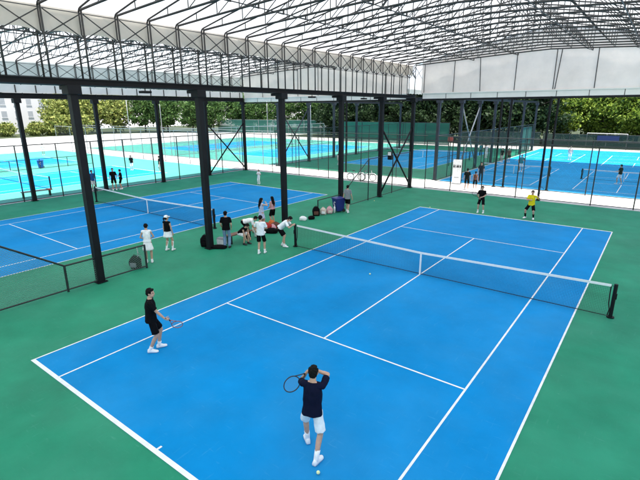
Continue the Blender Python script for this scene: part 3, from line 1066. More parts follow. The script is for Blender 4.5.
def person(label, x, y, face, H=1.75, hair='short', top=('tee', BLACKC), bottom=('shorts', BLACKC), shoe=SHOE, sock=None,
           feet=((-0.11, 0.0), (0.11, 0.0)), toe=(0.0, 0.0), pelvis=(0, 0, 0), lean=0.0, roll=0.0, twist=0.0,
           hands=((-0.27, 0.04, 0.80), (0.27, 0.04, 0.80)), pole=((-0.5, -1, -0.2), (0.5, -1, -0.2)), hdir=(None, None),
           look=0.0, nod=0.0, cap=None, detail=0, female=False, seat=None, grip=(0.35, 0.35), group=None, kid=1.0):
    """face: world direction the person faces (dx, dy); all pose numbers are metres for a 1.75 m body, x right, y forward"""
    fx, fy = face
    rz = math.atan2(-fx, fy)
    s = H/1.75
    root = thing('person', label, 'person', (x, y, 0), rz, group)
    root.scale = (s, s, s)
    vox = (0.016, 0.011, 0.0075)[detail]
    pel = Vector((pelvis[0], pelvis[1], 0.93+pelvis[2]))
    U = Matrix.Translation(pel) @ Matrix.Rotation(-lean, 4, 'X') @ Matrix.Rotation(roll, 4, 'Y') @ Matrix.Rotation(twist, 4, 'Z') @ Matrix.Translation((0, 0, -0.93))
    U3 = U.to_3x3()
    def T(p):
        return U @ Vector(p)
    sw = 0.160 if female else 0.178
    tw = 0.92 if female else 1.0
    b = MB()
    # torso
    b.ell(pel+Vector((0, 0, 0.02)), (0.150, 0.108, 0.115))
    b.ell(T((0, 0, 1.10)), (0.132*tw, 0.098, 0.15), U3)
    b.ell(T((0, 0.005, 1.29)), (0.158*tw, 0.108, 0.17), U3)
    if female:
        for sx in (-1, 1):
            b.ell(T((sx*0.065, 0.075, 1.29)), (0.062, 0.055, 0.062), U3)
    # head
    nk = T((0, -0.005, 1.455))
    HR = U3 @ Matrix.Rotation(-lean*-0.55, 3, 'X') @ Matrix.Rotation(look, 3, 'Z') @ Matrix.Rotation(-nod, 3, 'X')
    hc = nk+U3 @ Vector((0, 0.02, 0.06)) + HR @ Vector((0, 0.012, 0.105))
    def Hd(p):
        return hc+HR @ Vector(p)
    b.cap(T((0, -0.01, 1.40)), Hd((0, -0.02, -0.05)), 0.062*tw, 0.054*tw)
    b.ell(hc+HR @ Vector((0, -0.008, 0.02)), (0.076, 0.094, 0.098), HR)
    b.ell(Hd((0, 0.022, -0.052)), (0.058, 0.066, 0.068), HR)
    b.ell(Hd((0, 0.060, -0.088)), (0.026, 0.022, 0.020), HR, 10, 6)
    b.ell(Hd((0, 0.094, -0.022)), (0.013, 0.018, 0.024), HR, 10, 6)
    b.ell(Hd((0, 0.082, 0.012)), (0.040, 0.012, 0.010), HR, 10, 6)
    for sx in (-1, 1):
        b.ell(Hd((sx*0.078, -0.008, -0.012)), (0.011, 0.020, 0.031), HR, 10, 6)
    # legs
    joints = {}
    for k, sx in enumerate((-1, 1)):
        hip = pel+Vector((sx*0.088, 0, -0.02))
        fpos = feet[k]
        fz = fpos[2] if len(fpos) > 2 else 0.0
        ank = Vector((fpos[0], fpos[1], 0.085+fz))
        a = toe[k]
        td = Vector((math.sin(a), math.cos(a), 0))
        kn, ank = ik(hip, ank, 0.43, 0.425, td+Vector((sx*0.10, 0.0, 0.15)))
        cal = kn.lerp(ank, 0.32)+td*-0.012
        b.cap(hip, kn, 0.086, 0.056).cap(kn, cal, 0.054, 0.054).cap(cal, ank, 0.053, 0.036)
        toe_z = -0.055
        b.cap(ank+Vector((0, 0, -0.035)), ank+td*0.12+Vector((0, 0, toe_z)), 0.032, 0.022)
        joints[k] = (hip, kn, ank, td, cal)
    # arms and hands
    hand_out = []
    arm = {}
    for k, sx in enumerate((-1, 1)):
        sh = T((sx*sw, 0, 1.405))
        b.cap(T((sx*0.05, 0, 1.42)), sh, 0.056, 0.050)
        h = Vector(hands[k])
        el, wr = ik(sh, h, 0.285, 0.255, Vector(pole[k]))
        b.cap(sh, el, 0.050 if not female else 0.042, 0.038 if not female else 0.033)
        fm_ = el.lerp(wr, 0.28)
        b.cap(el, fm_, 0.037, 0.038 if not female else 0.033).cap(fm_, wr, 0.037 if not female else 0.032, 0.026)
        hd = Vector(hdir[k]).normalized() if hdir[k] else (wr-el).normalized()
        inw = Vector((-sx, 0.15, 0))
        inw = (inw-hd*inw.dot(hd))
        inw = inw.normalized() if inw.length > 0.05 else hd.orthogonal().normalized()
        side = hd.cross(inw).normalized()
        if side.dot(Vector((0, 1, 0.2))) < 0:
            side = -side
        pm2 = Matrix((side, hd, inw)).transposed()
        pc = wr+hd*0.055
        b.ell(pc, (0.041, 0.055, 0.017), pm2, 12, 8)
        cur = grip[k]
        for fi, (off, fl) in enumerate(((0.029, 0.072), (0.010, 0.082), (-0.010, 0.076), (-0.028, 0.060))):
            r0 = wr+hd*0.092+side*off
            d1 = (hd*math.cos(cur)+inw*math.sin(cur)).normalized()
            d2 = (hd*math.cos(cur*2.3)+inw*math.sin(cur*2.3)).normalized()
            d3 = (hd*math.cos(min(3.0, cur*3.3))+inw*math.sin(min(3.0, cur*3.3))).normalized()
            p1 = r0+d1*fl*0.45
            p2 = p1+d2*fl*0.33
            p3 = p2+d3*fl*0.25
            b.cap(r0, p1, 0.0098, 0.0090, 8).cap(p1, p2, 0.0090, 0.0082, 8).cap(p2, p3, 0.0082, 0.0072, 8)
        t0 = wr+hd*0.025+side*0.032
        t1 = t0+(side*0.75+hd*0.65+inw*0.25).normalized()*0.042
        t2 = t1+(hd*0.85+side*0.2+inw*(0.3+cur*0.5)).normalized()*0.034
        b.cap(t0, t1, 0.013, 0.0105, 8).cap(t1, t2, 0.0105, 0.0085, 8)
        hand_out.append((pc+inw*0.018, hd, inw, side))
        arm[k] = (sh, el, wr)
    b.fuse('body', SKIN, root, vox, 3)
    # face
    if detail:
        for sx in (-1, 1):
            MB().ell(Hd((sx*0.031, 0.079, 0.004)), (0.013, 0.007, 0.007), HR, 10, 6).build('eye', EYE, root, True)
            MB().ell(Hd((sx*0.032, 0.083, 0.024)), (0.019, 0.006, 0.0045), HR, 10, 6).build('eyebrow', HAIR, root, True)
        MB().ell(Hd((0, 0.083, -0.060)), (0.022, 0.007, 0.007), HR, 10, 6).build('mouth', LIP, root, True)
    # hair
    hm = MB()
    hm.ell(hc+HR @ Vector((0, -0.024, 0.036)), (0.087, 0.098, 0.094), HR)
    hm.ell(hc+HR @ Vector((0, -0.050, -0.005)), (0.078, 0.066, 0.085), HR)
    hm.ell(hc+HR @ Vector((0, 0.045, 0.085)), (0.056, 0.042, 0.034), HR)
    for sx in (-1, 1):
        hm.ell(Hd((sx*0.072, 0.0, 0.04)), (0.018, 0.05, 0.045), HR)
    if hair == 'long':
        hm.cap(Hd((0, -0.085, -0.02)), T((0, -0.125, 1.30)), 0.065, 0.06).cap(T((0, -0.125, 1.30)), T((0.0, -0.125, 1.16)), 0.06, 0.03)
        for sx in (-1, 1):
            hm.cap(Hd((sx*0.07, -0.03, 0.0)), T((sx*0.07, -0.105, 1.32)), 0.04, 0.035)
    if hair == 'pony':
        hm.cap(Hd((0, -0.10, 0.02)), Hd((0, -0.155, -0.02)), 0.03, 0.036).cap(Hd((0, -0.155, -0.02)), Hd((0, -0.15, -0.19)), 0.036, 0.014)
    hm.fuse('hair', HAIR, root, max(vox*0.8, 0.007), 2, (0.011, (34, 34, 22), x))
    if cap:
        c = MB()
        c.ell(hc+HR @ Vector((0, -0.018, 0.052)), (0.097, 0.110, 0.086), HR, 18, 12)
        c.cap(hc+HR @ Vector((-0.045, 0.10, 0.052)), hc+HR @ Vector((0.045, 0.10, 0.052)), 0.018, 0.018)
        c.ell(hc+HR @ Vector((0, 0.115, 0.046)), (0.075, 0.072, 0.010), HR, 16, 8)
        c.fuse('cap', cap, root, 0.012, 2)
    # clothes
    kind, tm = top
    def ering(c, rx, ry, m3, n=20, z=0):
        return [c+m3 @ Vector((rx*math.cos(2*PI*i/n), ry*math.sin(2*PI*i/n), 0)) for i in range(n)]
    I3 = Matrix.Identity(3)
    if kind in ('tee', 'vest', 'dress', 'polo'):
        t = MB()
        zb = 0.86 if kind == 'tee' else 0.97
        if kind == 'dress':
            zb = 0.95
        wv = 1.0 if not female else 0.90
        hem = T((0, 0, zb)) if lean < 0.5 else T((0, 0, 0.95))
        t.loft([ering(hem, 0.194*wv, 0.152, U3), ering(T((0, 0, 1.06)), 0.168*wv*(0.93 if female else 1), 0.130, U3), ering(T((0, 0, 1.22)), 0.174*wv, 0.134, U3),
                ering(T((0, 0, 1.34)), 0.168*wv, 0.122, U3), ering(T((0, -0.003, 1.435)), 0.122*wv, 0.086, U3), ering(T((0, -0.005, 1.465)), 0.078, 0.068, U3)])
        for k, sx in enumerate((-1, 1)):
            sh, el, wr = arm[k]
            t.cap(T((sx*0.06, 0, 1.40)), sh, 0.076, 0.062*wv)
            if kind == 'tee':
                e = sh.lerp(el, 0.74)
                t.ell(sh, 0.061*wv)
                t.tube([sh, e], [0.061*wv, 0.069*wv], 14)
            elif kind == 'polo':
                e = sh.lerp(el, 0.5)
                t.tube([sh, e], [0.068*wv, 0.070*wv], 14)
        t.fuse('shirt' if kind != 'dress' else 'dress_bodice', tm, root, max(vox, 0.009), 3, (0.010, (11, 11, 5.5), x*7.1))
    kind, bm_ = bottom
    q = MB()
    if kind in ('shorts', 'trousers'):
        q.loft([ering(pel+Vector((0, 0, 0.10)), 0.142, 0.104, I3), ering(pel+Vector((0, 0, 0.02)), 0.160, 0.120, I3), ering(pel+Vector((0, 0, -0.06)), 0.164, 0.120, I3)])
        for k in (0, 1):
            hip, kn, ank, td, cal = joints[k]
            o = Vector(((-1, 1)[k]*0.006, 0, 0))
            if kind == 'shorts':
                q.ell(hip, 0.089)
                q.tube([hip+o, hip.lerp(kn, 0.5)+o, hip.lerp(kn, 0.86)+o*2], [0.090, 0.090, 0.094], 16)
            else:
                q.ell(hip, 0.089).ell(kn, 0.073)
                q.tube([hip, kn], [0.089, 0.074], 14).tube([kn, ank+Vector((0, 0, 0.0))], [0.076, 0.068], 14)
        q.fuse('shorts' if kind == 'shorts' else 'trousers', bm_, root, max(vox, 0.009), 3, (0.010, (13, 13, 4.5), x*3.3))
    elif kind == 'skirt':
        n = 40
        L0, L1 = 0.16, -0.24 if top[0] != 'dress' else -0.34
        rings = []
        for i in range(9):
            f = i/8
            zz = L0+(L1-L0)*f
            rr = []
            for j in range(n):
                a = 2*PI*j/n
                fl = 1+0.05*f*math.sin(a*9+1)
                rr.append(pel+Vector(((0.126+0.104*f)*math.cos(a)*fl, (0.096+0.101*f)*math.sin(a)*fl, zz)))
            rings.append(rr)
        q.loft(rings)
        q.build('skirt', bm_, root, True)
    # socks and shoes
    for k in (0, 1):
        hip, kn, ank, td, cal = joints[k]
        if sock:
            hi = ank.lerp(kn, sock[1])
            md = ank.lerp(kn, sock[1]*0.5)
            MB().tube([ank-Vector((0, 0, 0.02)), ank, md, hi], [0.044, 0.043, 0.050 if sock[1] > 0.4 else 0.047, 0.059 if sock[1] > 0.4 else 0.050], 14).build('sock', sock[0], root, True)
        z0 = ank.z-0.085
        sd = Vector((td.y, -td.x, 0))
        rings = []
        for (d, w, h) in ((-0.075, 0.022, 0.055), (-0.068, 0.036, 0.085), (-0.02, 0.044, 0.122), (0.05, 0.047, 0.104), (0.11, 0.052, 0.062), (0.165, 0.048, 0.050), (0.195, 0.026, 0.038)):
            c = Vector((ank.x, ank.y, z0))+td*d
            rings.append([c+sd*(-w)+Vector((0, 0, 0.002)), c+sd*(-w*1.04)+Vector((0, 0, h*0.4)), c+sd*(-w*0.62)+Vector((0, 0, h*0.88)), c+Vector((0, 0, h)),
                          c+sd*(w*0.62)+Vector((0, 0, h*0.88)), c+sd*(w*1.04)+Vector((0, 0, h*0.4)), c+sd*w+Vector((0, 0, 0.002))])
        MB().loft(rings).build('shoe', shoe, root, True)
    Mw = Matrix.Translation((x, y, 0)) @ Matrix.Rotation(rz, 4, 'Z') @ Matrix.Scale(s, 4)
    out = [(Mw @ p, (Mw.to_3x3() @ d).normalized(), (Mw.to_3x3() @ i).normalized(), (Mw.to_3x3() @ sd).normalized()) for p, d, i, sd in hand_out]
    return root, out
IR = Vector((0.798, 0.602, 0))      # to the right as the court stands in the picture
IA = Vector((-0.602, 0.798, 0))     # away

# player in black on the near court, racket low in the right hand
_, h = person('player in black shirt and black shorts walking with a lowered racket, near left', -3.31, -9.62, (0.50, 0.80), 1.84,
    feet=((-0.10, 0.10), (0.09, -0.12)), toe=(-0.15, 0.2), pelvis=(0, -0.02, -0.03), lean=0.05, twist=-0.1,
    hands=((-0.27, 0.03, 0.86), (0.23, 0.30, 0.94)), pole=((-0.5, -1, 0), (0.5, -1, -0.4)), hdir=(None, (0.15, 0.9, -0.35)), grip=(0.35, 0.95),
    look=-0.35, sock=(WHITEC, 0.22), detail=2)
g, d, i, sd = h[1]
racket('grey pink racket held low by the player in black', g, (IR*0.36+IA*0.58+Vector((0, 0, -0.66))), (-IA+Vector((0, 0, 0.15))), FRAME_R)
# player in navy with both hands by the face
_, h = person('player in navy shirt and white shorts seen from behind swinging a racket leftwards', 2.45, -10.05, (-0.38, 0.92), 1.84,
    bottom=('shorts', WHITEC), feet=((-0.16, 0.22), (0.13, -0.26)), toe=(-0.5, 0.35), pelvis=(0, 0, -0.035), lean=0.10, twist=0.0,
    hands=((-0.16, 0.27, 1.47), (-0.02, 0.25, 1.53)), pole=((-0.55, -0.1, -1), (0.9, 0.5, -0.35)), hdir=((0.5, 0.5, 0.5), (-0.9, 0.3, 0.1)), grip=(1.0, 1.0),
    look=0.1, nod=0.1, top=('tee', NAVY), sock=(WHITEC, 0.38), detail=2)
g, d, i, sd = h[0]
racket('black framed racket held out to the left by the player in navy', g, (-IR*0.70-IA*0.15+Vector((0, 0, -0.52))), (-IA*0.7+Vector((0, 0, 0.6))), FRAME_D)
# the people along the left column row
person('woman in sleeveless white dress standing by the low black fence', -9.95, -5.5, (-0.75, 0.55), 1.72, top=('dress', WHITEC), bottom=('skirt', WHITEC), female=True,
    hands=((-0.10, 0.22, 1.02), (0.12, 0.22, 1.02)), pole=((-1, -0.6, -0.2), (1, -0.6, -0.2)), nod=0.45, lean=0.06, sock=(WHITEC, 0.15), hair='short', detail=1)
person('woman in black vest, white skirt and white cap with knee socks', -10.75, -3.95, (-0.35, 0.93), 1.68, top=('vest', BLACKC), bottom=('skirt', WHITEC), female=True,
    hands=((-0.24, 0.06, 0.86), (0.24, 0.06, 0.86)), feet=((-0.13, -0.02), (0.16, 0.06)), hair='pony', cap=WHITEC, look=-0.5, sock=(WHITEC, 0.85), detail=1)
person('man in black shirt and pale jeans seen from behind beside the second column', -8.9, -2.05, (-0.6, 0.8), 1.78, bottom=('trousers', DENIM), shoe=DSHOE,
    hands=((-0.20, 0.12, 0.92), (0.22, 0.12, 0.92)), detail=1)
person('person in black sleeveless top and white shorts bent forward on the bench', -8.95, -1.15, (0.95, 0.1), 1.66, top=('vest', BLACKC), bottom=('shorts', WHITEC), shoe=DSHOE,
    pelvis=(0, 0, -0.40), feet=((-0.14, 0.42), (0.14, 0.36)), lean=0.85, nod=0.3, hands=((-0.14, 0.52, 0.34), (0.14, 0.50, 0.30)), detail=1)
person('person in white shirt and black trousers bending over the bags', -9.3, -0.35, (0.72, 0.68), 1.70, top=('tee', WHITEC), bottom=('trousers', BLACKC), shoe=DSHOE,
    pelvis=(0, -0.18, -0.05), feet=((-0.15, -0.05), (0.15, 0.0)), lean=1.38, nod=0.1, hands=((-0.18, 0.42, 0.45), (0.18, 0.44, 0.42)), detail=1)
person('long haired woman in pale blue dress raising a hand to her face', -10.1, 1.55, (0.35, 0.93), 1.70, top=('dress', LAV), bottom=('skirt', LAV), female=True, hair='long',
    hands=((-0.22, 0.05, 0.84), (0.12, 0.24, 1.46)), pole=((-0.5, -1, 0), (1, 0.1, -0.5)), detail=1)
person('girl in pink top and black shorts standing behind the bags', -10.2, 2.55, (-0.9, 0.1), 1.62, top=('vest', PINK), bottom=('shorts', BLACKC), female=True, hair='long',
    hands=((-0.12, 0.24, 1.0), (0.12, 0.24, 1.02)), detail=1)
person('man in white shirt and black shorts standing beside the net, head lowered', -6.95, -1.75, (-0.45, 0.9), 1.78, top=('tee', WHITEC),
    hands=((-0.15, 0.28, 1.08), (0.10, 0.28, 1.06)), pole=((-1, -0.6, -0.2), (1, -0.6, -0.2)), nod=0.35, feet=((-0.10, -0.06), (0.13, 0.10)), sock=(WHITEC, 0.25), detail=1)
person('man in white shirt leaning forward on the net post with his hands', -6.83, -0.30, (0.85, 0.45), 1.78, top=('tee', WHITEC), pelvis=(0, -0.22, -0.05),
    feet=((-0.11, -0.12), (0.12, 0.02)), lean=0.85, hands=((-0.10, 0.42, 1.05), (0.10, 0.45, 1.07)), pole=((-1, -0.3, -0.8), (1, -0.3, -0.8)), nod=0.25, sock=(WHITEC, 0.2), detail=1)
person('man in grey shirt and black shorts walking away past the blue bin', -8.5, 7.65, (-0.25, 0.97), 1.74, top=('tee', GREYC), feet=((-0.10, 0.18), (0.10, -0.20)),
    hands=((-0.28, -0.06, 0.86), (0.28, 0.10, 0.86)), sock=(WHITEC, 0.2), detail=1)
# far side of the near court
_, h = person('player in black shirt and black shorts waiting behind the far baseline', -1.63, 12.4, (0.1, -1.0), 1.72, feet=((-0.17, 0), (0.17, 0.0)), pelvis=(0, 0, -0.02),
    hands=((-0.05, 0.28, 1.05), (0.12, 0.25, 0.98)), pole=((-1, -0.5, -0.3), (1, -0.5, -0.3)), grip=(0.9, 0.9), sock=(WHITEC, 0.3), detail=1)
racket('dark racket held in front by the far player in black', h[1][0], (-0.5, -0.3, 0.55), (0, -1, 0.2), FRAME_D)
_, h = person('player in bright yellow shirt and black shorts with wide stance behind the far baseline', 1.32, 12.5, (-0.05, -1.0), 1.76, top=('tee', YELL), feet=((-0.12, 0.03), (0.34, 0.0)),
    toe=(-0.2, 0.4), pelvis=(0.08, 0, -0.06), hands=((-0.30, 0.22, 1.36), (0.10, 0.28, 1.16)), pole=((-1, -0.3, -0.8), (1, -0.5, -0.3)), grip=(0.9, 0.9), sock=(BLACKC, 0.6), detail=1)
racket('dark racket held upright by the player in yellow', h[0][0], (0.25, -0.1, 0.9), (0, -1, 0.2), FRAME_D)
# path and left court
person('person in black standing on the white path beside the white banner', -5.25, 20.05, (-0.2, 1), 1.74, feet=((-0.12, 0.05), (0.12, -0.08)))
person('shorter person with ponytail and brown top standing on the white path', -4.7, 20.4, (-0.3, 1), 1.50, top=('vest', BROWN), hair='pony', female=True)
person('person in dark blue clothes standing behind the pair on the white path', -5.6, 24.6, (0.4, -1), 1.78, top=('tee', NAVY), bottom=('trousers', NAVY))
person('child in white standing at the far end of the left court', -21.05, 12.5, (0.2, -1), 1.28, top=('tee', WHITEC), bottom=('trousers', WHITEC), hair='pony', female=True, hands=((-0.16, 0.22, 1.2), (0.16, 0.22, 1.2)))
person('person in blue shirt and white shorts by the far left column', -29.6, 2.15, (1, 0.2), 1.70, top=('tee', BLUEC), bottom=('shorts', WHITEC))
person('person in black shorts standing at the far left fence', -28.65, 3.4, (0.9, -0.4), 1.80, feet=((-0.14, 0), (0.12, 0.05)))
person('person in dark clothes close behind the one at the far left fence', -28.5, 3.95, (-0.6, -0.8), 1.66, hands=((-0.15, 0.26, 1.2), (0.15, 0.26, 1.25)))
person('player in black top and white trousers on the sunlit outdoor court', -39.3, 11.4, (0.5, -0.9), 1.62, bottom=('trousers', WHITEC), lean=0.15)
person('person in dark top and pale shorts beside the column on the outdoor court', -35.3, 12.2, (-0.5, -0.9), 1.70, bottom=('shorts', CREAMC))
person('small distant player in white with dark hair on the farthest outdoor court', -66.5, 13.5, (0.9, -0.3), 1.7, top=('tee', WHITEC), bottom=('shorts', WHITEC))
# rear courts
person('player in teal top and white shorts on the rear pickleball court', -4.45, 33.8, (0.1, -1), 1.76, top=('tee', TEALC), bottom=('shorts', WHITEC), hands=((-0.22, 0.25, 1.2), (0.26, 0.2, 1.0)))
person('player in pale clothes standing far back in the sunlit rear court', -2.3, 49.1, (0.1, -1), 1.76, top=('tee', CREAMC), bottom=('trousers', WHITEC))
person('player in black shirt and white shorts on the right rear court', 4.35, 30.45, (-0.9, 0.4), 1.68, bottom=('shorts', WHITEC), feet=((-0.16, 0.1), (0.16, -0.15)), hands=((-0.2, 0.26, 1.12), (0.2, 0.24, 1.12)))
person('person in white far behind the rear column row', -11.7, 45.6, (0.8, -0.5), 1.78, top=('tee', WHITEC), bottom=('trousers', WHITEC))
person('person in teal shirt beyond the rear columns, next to the one in white', -13.0, 47.6, (0.2, -1), 1.74, top=('tee', TEALC), bottom=('trousers', BLACKC))
person('person in dark shirt and pale shorts by the rear column row', -8.5, 41.6, (-0.5, -0.8), 1.72, bottom=('shorts', CREAMC))
person('person in brown top and dark shorts by the rear column row', -7.9, 42.2, (0.6, -0.7), 1.70, top=('tee', BROWN))
person('small child in white beside the shaded rear court', -23.4, 28.1, (0.8, 0.4), 1.3, top=('tee', WHITEC), bottom=('trousers', WHITEC))

# ------------------------------------------------------------------ things along the column row
bench = thing('bench', 'low brown bench beside the second black column', 'bench', (-9.25, -0.95, 0), R(88))
MB().box(-0.75, 0.75, -0.19, 0.19, 0.40, 0.45).build('seat', WOOD, bench, bevel=0.012)
for sx in (-0.6, 0.6):
    for sy in (-0.14, 0.14):
        MB().box(sx-0.03, sx+0.03, sy-0.03, sy+0.03, 0, 0.398).build('leg', STEEL, bench)

def bag(name, label, x, y, rz, w, d, h, m, cat='bag', straps=True, pocket=None, flop=0.0, group=None):
    r = thing(name, label, cat, (x, y, 0), rz, group)
    b = MB()
    rnd = random.Random(int(abs(x*100+y*37)))
    rings = []
    n = 28
    p1, p2 = rnd.uniform(0, 6), rnd.uniform(0, 6)
    for i in range(8):
        f = i/7
        sc = (0.86+0.22*math.sin(PI*min(1, f*0.9+0.12))) * (1-0.45*max(0, f-0.75)/0.25)
        c = Vector((flop*f*f, 0.0, h*f))
        rr = []
        for j in range(n):
            a = 2*PI*j/n
            ca, sa = math.cos(a), math.sin(a)
            e = (abs(ca)**4.5+abs(sa)**4.5)**(-1/4.5)
            k = sc*(1+0.05*math.sin(3*a+5*f+p1)+0.04*math.sin(5*a-7*f+p2)+rnd.uniform(-0.015, 0.015))
            rr.append(c+Vector((w/2*ca*e*k, d/2*sa*e*k, 0)))
        rings.append(rr)
    b.loft(rings).build('bag_body', m, r, True)
    if pocket:
        MB().box(-w*0.33, w*0.33, -d*0.68, -d*0.40, h*0.12, h*0.52).build('pocket', pocket, r, bevel=0.035)
        MB().box(-w*0.27, w*0.27, -d*0.62, -d*0.40, h*0.58, h*0.66).build('flap', m, r, bevel=0.02)
    if straps:
        for sx in (-1, 1):
            pts = [(sx*w*0.22, d/2*0.95, h*0.15), (sx*w*0.26, d/2*1.25, h*0.5), (sx*w*0.2, d/2*0.9, h*0.88)]
            MB().tube(pts, 0.018, 6).build('strap', m, r, True)
        MB().tube([(-0.05+flop, 0, h*0.97), (-0.04+flop, 0, h*1.10), (0.04+flop, 0, h*1.10), (0.05+flop, 0, h*0.97)], 0.012, 6).build('handle', m, r, True)
    return r
bag('backpack', 'black backpack on the ground at the base of the second column', -9.92, -2.50, 0.5, 0.42, 0.34, 0.55, BLACKC, 'backpack', pocket=BLACKC)
bag('duffel_bag', 'flat black bag lying right of the second column base', -9.15, -2.35, 0.6, 0.70, 0.30, 0.16, BLACKC, straps=False)
wb = thing('white_box', 'small white box behind the man in jeans', 'box', (-9.5, -1.85, 0), 0.4)
MB().box(-0.2, 0.2, -0.15, 0.15, 0, 0.30).build('box_body', WHPL, wb, bevel=0.015)
MB().box(-0.21, 0.21, -0.16, 0.16, 0.302, 0.335).build('lid', GREYC, wb, bevel=0.008)
bag('backpack', 'black backpack with a racket leaning at the low fence post', -9.85, -6.2, 0.5, 0.40, 0.34, 0.50, BLACKC, 'backpack', pocket=GREYC)
racket('white handled racket sticking up out of the black backpack by the fence', (-9.78, -6.1, 0.78), (0.05, 0.1, -1), (1, 0.3, 0), FRAME_W)
bag('racket_bag', 'red racket bag in the pile between the women and the net', -9.55, 1.25, 0.3, 0.60, 0.34, 0.44, REDC, pocket=BLACKC, flop=0.08)
bag('racket_bag', 'orange bag at the left of the red bag pile', -9.75, 0.75, -0.2, 0.40, 0.30, 0.52, ORANGE, pocket=CREAMC)
bag('racket_bag', 'dark red and black bag at the right of the bag pile', -9.35, 1.85, 0.9, 0.50, 0.34, 0.38, BROWN, pocket=REDC)
bag('racket_bag', 'black bag lying in front of the red bag pile', -9.0, 1.15, 0.5, 0.6, 0.32, 0.26, BLACKC, straps=False)
bag('racket_bag', 'small pink bag leaning on the red bag pile', -9.25, 1.50, 1.2, 0.30, 0.22, 0.34, PINK, pocket=CREAMC)
bag('racket_bag', 'small orange and black bag in front of the girl in pink', -9.75, 1.95, 0.2, 0.34, 0.24, 0.42, ORANGE, pocket=BLACKC)
bag('towel', 'crumpled white towel beside the orange bag', -9.35, 0.80, 0.7, 0.36, 0.28, 0.12, WHITEC, 'towel', straps=False)
bag('tote_bag', 'white tote bag on the ground left of the bent person', -9.05, 0.15, 0.2, 0.34, 0.2, 0.42, WHITEC)
bag('tote_bag', 'white bag lying beside a small black bag near the net post', -9.42, 4.30, 0.4, 0.40, 0.26, 0.24, WHITEC, straps=False)
bag('waist_bag', 'small black bag lying beside the white bag near the net post', -9.2, 4.82, 0.9, 0.36, 0.26, 0.20, BLACKC, straps=False)
bag('backpack', 'black and brown backpack at the end of the low fence by the bin', -9.55, 5.75, 0.7, 0.42, 0.32, 0.56, BLACKC, 'backpack', pocket=BROWN)
bag('tote_bag', 'cream tote bag, left of the pair before the blue bin', -9.38, 6.25, 0.6, 0.34, 0.24, 0.42, CREAMC, pocket=WHITEC)
bag('tote_bag', 'pink and cream tote bag, right of the pair before the blue bin', -9.2, 6.68, 0.8, 0.36, 0.24, 0.44, PINK, pocket=CREAMC)
wbt = thing('water_bottle', 'white water bottle standing next to the blue bin', 'bottle', (-9.05, 7.0, 0))
MB().tube([(0, 0, 0), (0, 0, 0.36), (0, 0, 0.42), (0, 0, 0.44)], [0.06, 0.06, 0.03, 0.03], 14).build('bottle_body', WHPL, wbt, True)
MB().tube([(0, 0, 0.442), (0, 0, 0.48)], 0.034, 12).build('cap', GREYC, wbt)

def bin_(label, x, y, rz, m, mark):
    r = thing('wheelie_bin', label, 'bin', (x, y, 0), rz)
    rings = []
    for z, w, d in ((0.06, 0.21, 0.22), (0.10, 0.23, 0.25), (0.80, 0.28, 0.33), (0.84, 0.29, 0.34)):
        rings.append([Vector((sx*w, sy*d, z)) for sx, sy in ((-1, -1), (1, -1), (1, 1), (-1, 1))])
    MB().loft(rings).build('bin_body', m, r, bevel=0.03)
    l = MB()
    l.loft([[Vector((sx*0.30, sy*0.36-0.01, z)) for sx, sy in ((-1, -1), (1, -1), (1, 1), (-1, 1))] for z in (0.845, 0.90)]+
           [[Vector((sx*0.22, sy*0.26-0.01, 0.945)) for sx, sy in ((-1, -1), (1, -1), (1, 1), (-1, 1))]])
    l.build('lid', m, r, bevel=0.015)
    MB().tube([(-0.24, 0.38, 0.86), (0.24, 0.38, 0.86)], 0.022, 8).build('handle', m, r)
    for sx in (-1, 1):
        MB().tube([(sx*0.22, 0.24, 0.10), (sx*0.28, 0.24, 0.10)], 0.10, 16).build('wheel', RUBBER, r)
    # pale emblem: a tilted arrow loop
    k = MB()
    pts = [(0.02+0.075*math.cos(t), -0.318, 0.56+0.11*math.sin(t)) for t in [0.6+i*0.36 for i in range(14)]]
    k.tube(pts, 0.02, 6)
    k.build('emblem', mark, r)
    return r
bin_('dark blue wheeled bin beside the fourth black column', -9.05, 7.45, R(-20), BINB, WHPL)
bin_('bright blue bin standing on the far outdoor court', -49.6, 6.3, R(60), BINL, WHPL)

# white roll-up banner with dark lettering band
bw = thing('standing_banner', 'tall white standing banner with a dark lettering band by the path', 'banner', (-7.0, 22.45, 0), R(12))
MB().box(-0.36, 0.36, -0.02, 0.02, 0.08, 2.1).build('sheet', WHPL, bw)
MB().box(-0.40, 0.40, -0.10, 0.10, 0, 0.075).build('base', GALV, bw, bevel=0.01)
t = MB()
for i, (wd, hh) in enumerate(((0.10, 0.16), (0.05, 0.20), (0.11, 0.14), (0.08, 0.19), (0.10, 0.15))):
    x0 = -0.32+i*0.132
    t.box(x0, x0+wd, -0.030, -0.022, 1.42, 1.42+hh)
    t.box(x0+0.02, x0+wd*0.7, -0.0305, -0.022, 1.50+hh*0.4, 1.60+hh*0.4)
t.build('lettering', BLACKC, bw)
MB().box(-0.2, 0.2, -0.030, -0.022, 0.55, 0.60).build('small_print', GREYC, bw)

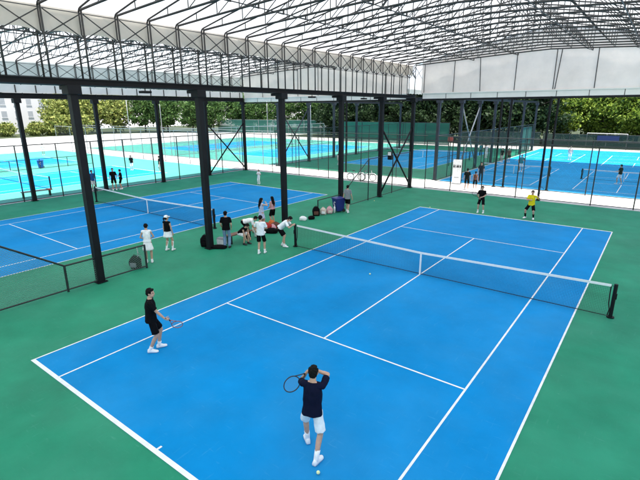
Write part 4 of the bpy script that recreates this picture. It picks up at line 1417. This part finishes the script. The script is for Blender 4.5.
# two white bicycles on the path
def bicycle(label, x, y, rz):
    r = thing('bicycle', label, 'bicycle', (x, y, 0), rz, 'white bicycles on the path')
    for wx in (-0.5, 0.5):
        w = MB().tube([(wx+0.32*math.cos(2*PI*i/28), 0, 0.34+0.32*math.sin(2*PI*i/28)) for i in range(28)], 0.024, 8, closed=True).build('wheel', RUBBER, r, True)
        s = MB().tube([(wx+0.285*math.cos(2*PI*i/28), 0, 0.34+0.285*math.sin(2*PI*i/28)) for i in range(28)], 0.014, 6, closed=True)
        for i in range(10):
            a = 2*PI*i/10
            s.tube([(wx, 0, 0.34), (wx+0.28*math.cos(a), 0, 0.34+0.28*math.sin(a))], 0.004, 4)
        s.build('rim', WHPL, w)
        MB().tube([(wx+0.36*math.cos(t), 0, 0.34+0.36*math.sin(t)) for t in [0.5+i*0.25 for i in range(9)]], 0.035, 6).build('mudguard', WHPL, r, True)
    f = MB()
    for a, b in (((-0.5, 0, 0.34), (-0.05, 0, 0.30)), ((-0.05, 0, 0.30), (-0.2, 0, 0.85)), ((-0.05, 0, 0.30), (0.38, 0, 0.75)), ((-0.5, 0, 0.34), (-0.16, 0, 0.70)), ((0.5, 0, 0.34), (0.36, 0, 0.95)), ((-0.16, 0, 0.62), (0.38, 0, 0.72))):
        f.tube([a, b], 0.022, 8)
    f.build('frame', WHPL, r)
    MB().tube([(0.30, -0.28, 1.0), (0.38, -0.12, 1.02), (0.36, 0, 0.96), (0.38, 0.12, 1.02), (0.30, 0.28, 1.0)], 0.018, 8).build('handlebar', FRAME_D, r)
    MB().ell((-0.22, 0, 0.88), (0.15, 0.09, 0.05)).build('saddle', FRAME_D, r, True)
    return r
bicycle('white bicycle parked on the sunlit path, left of the pair', -15.2, 19.15, R(25))
bicycle('white bicycle parked on the sunlit path, right of the pair', -14.2, 19.55, R(10))

# red box on a thin post, outside bench, balls
rb = thing('red_box_post', 'small red box on a thin post left of the rear pickleball courts', 'sign', (-12.4, 34.5, 0))
MB().tube([(0, 0, 0), (0, 0, 2.7)], 0.05, 8).build('post', STEEL, rb)
MB().box(-0.28, 0.28, -0.12, 0.12, 2.7, 3.2).build('box', REDP, rb, bevel=0.03)
ob = thing('outdoor_bench', 'dark bench with red end just outside the far left fence', 'bench', (-30.6, -1.7, 0), R(85))
MB().box(-1.0, 0.72, -0.2, 0.2, 0.42, 0.48).build('seat', GREYC, ob)
MB().box(0.722, 1.0, -0.2, 0.2, 0.42, 0.50).build('red_end', REDP, ob)
for sx in (-0.9, 0.9):
    MB().box(sx-0.04, sx+0.04, -0.16, 0.16, 0, 0.418).build('leg', STEEL, ob)
balls = [(2.86, -10.42, 'tennis ball on the blue court near the feet of the navy player'), (-14.4, -0.69, 'tennis ball on the right edge of the left blue court'),
         (-8.9, 11.7, 'tennis ball on the green surround beyond the fourth column'), (-4.81, 11.95, 'tennis ball lying on the far baseline of the near court'),
         (-1.57, -1.19, 'pale tennis ball lying in front of the net on the near court, left half')]
for bx, by, lab in balls:
    b_ = MB().ell((0, 0, 0), 0.0335, nu=18, nv=12).build('tennis_ball', BALL, None, True)
    b_.location = (bx, by, 0.032)
    tag(b_, lab, 'tennis ball')
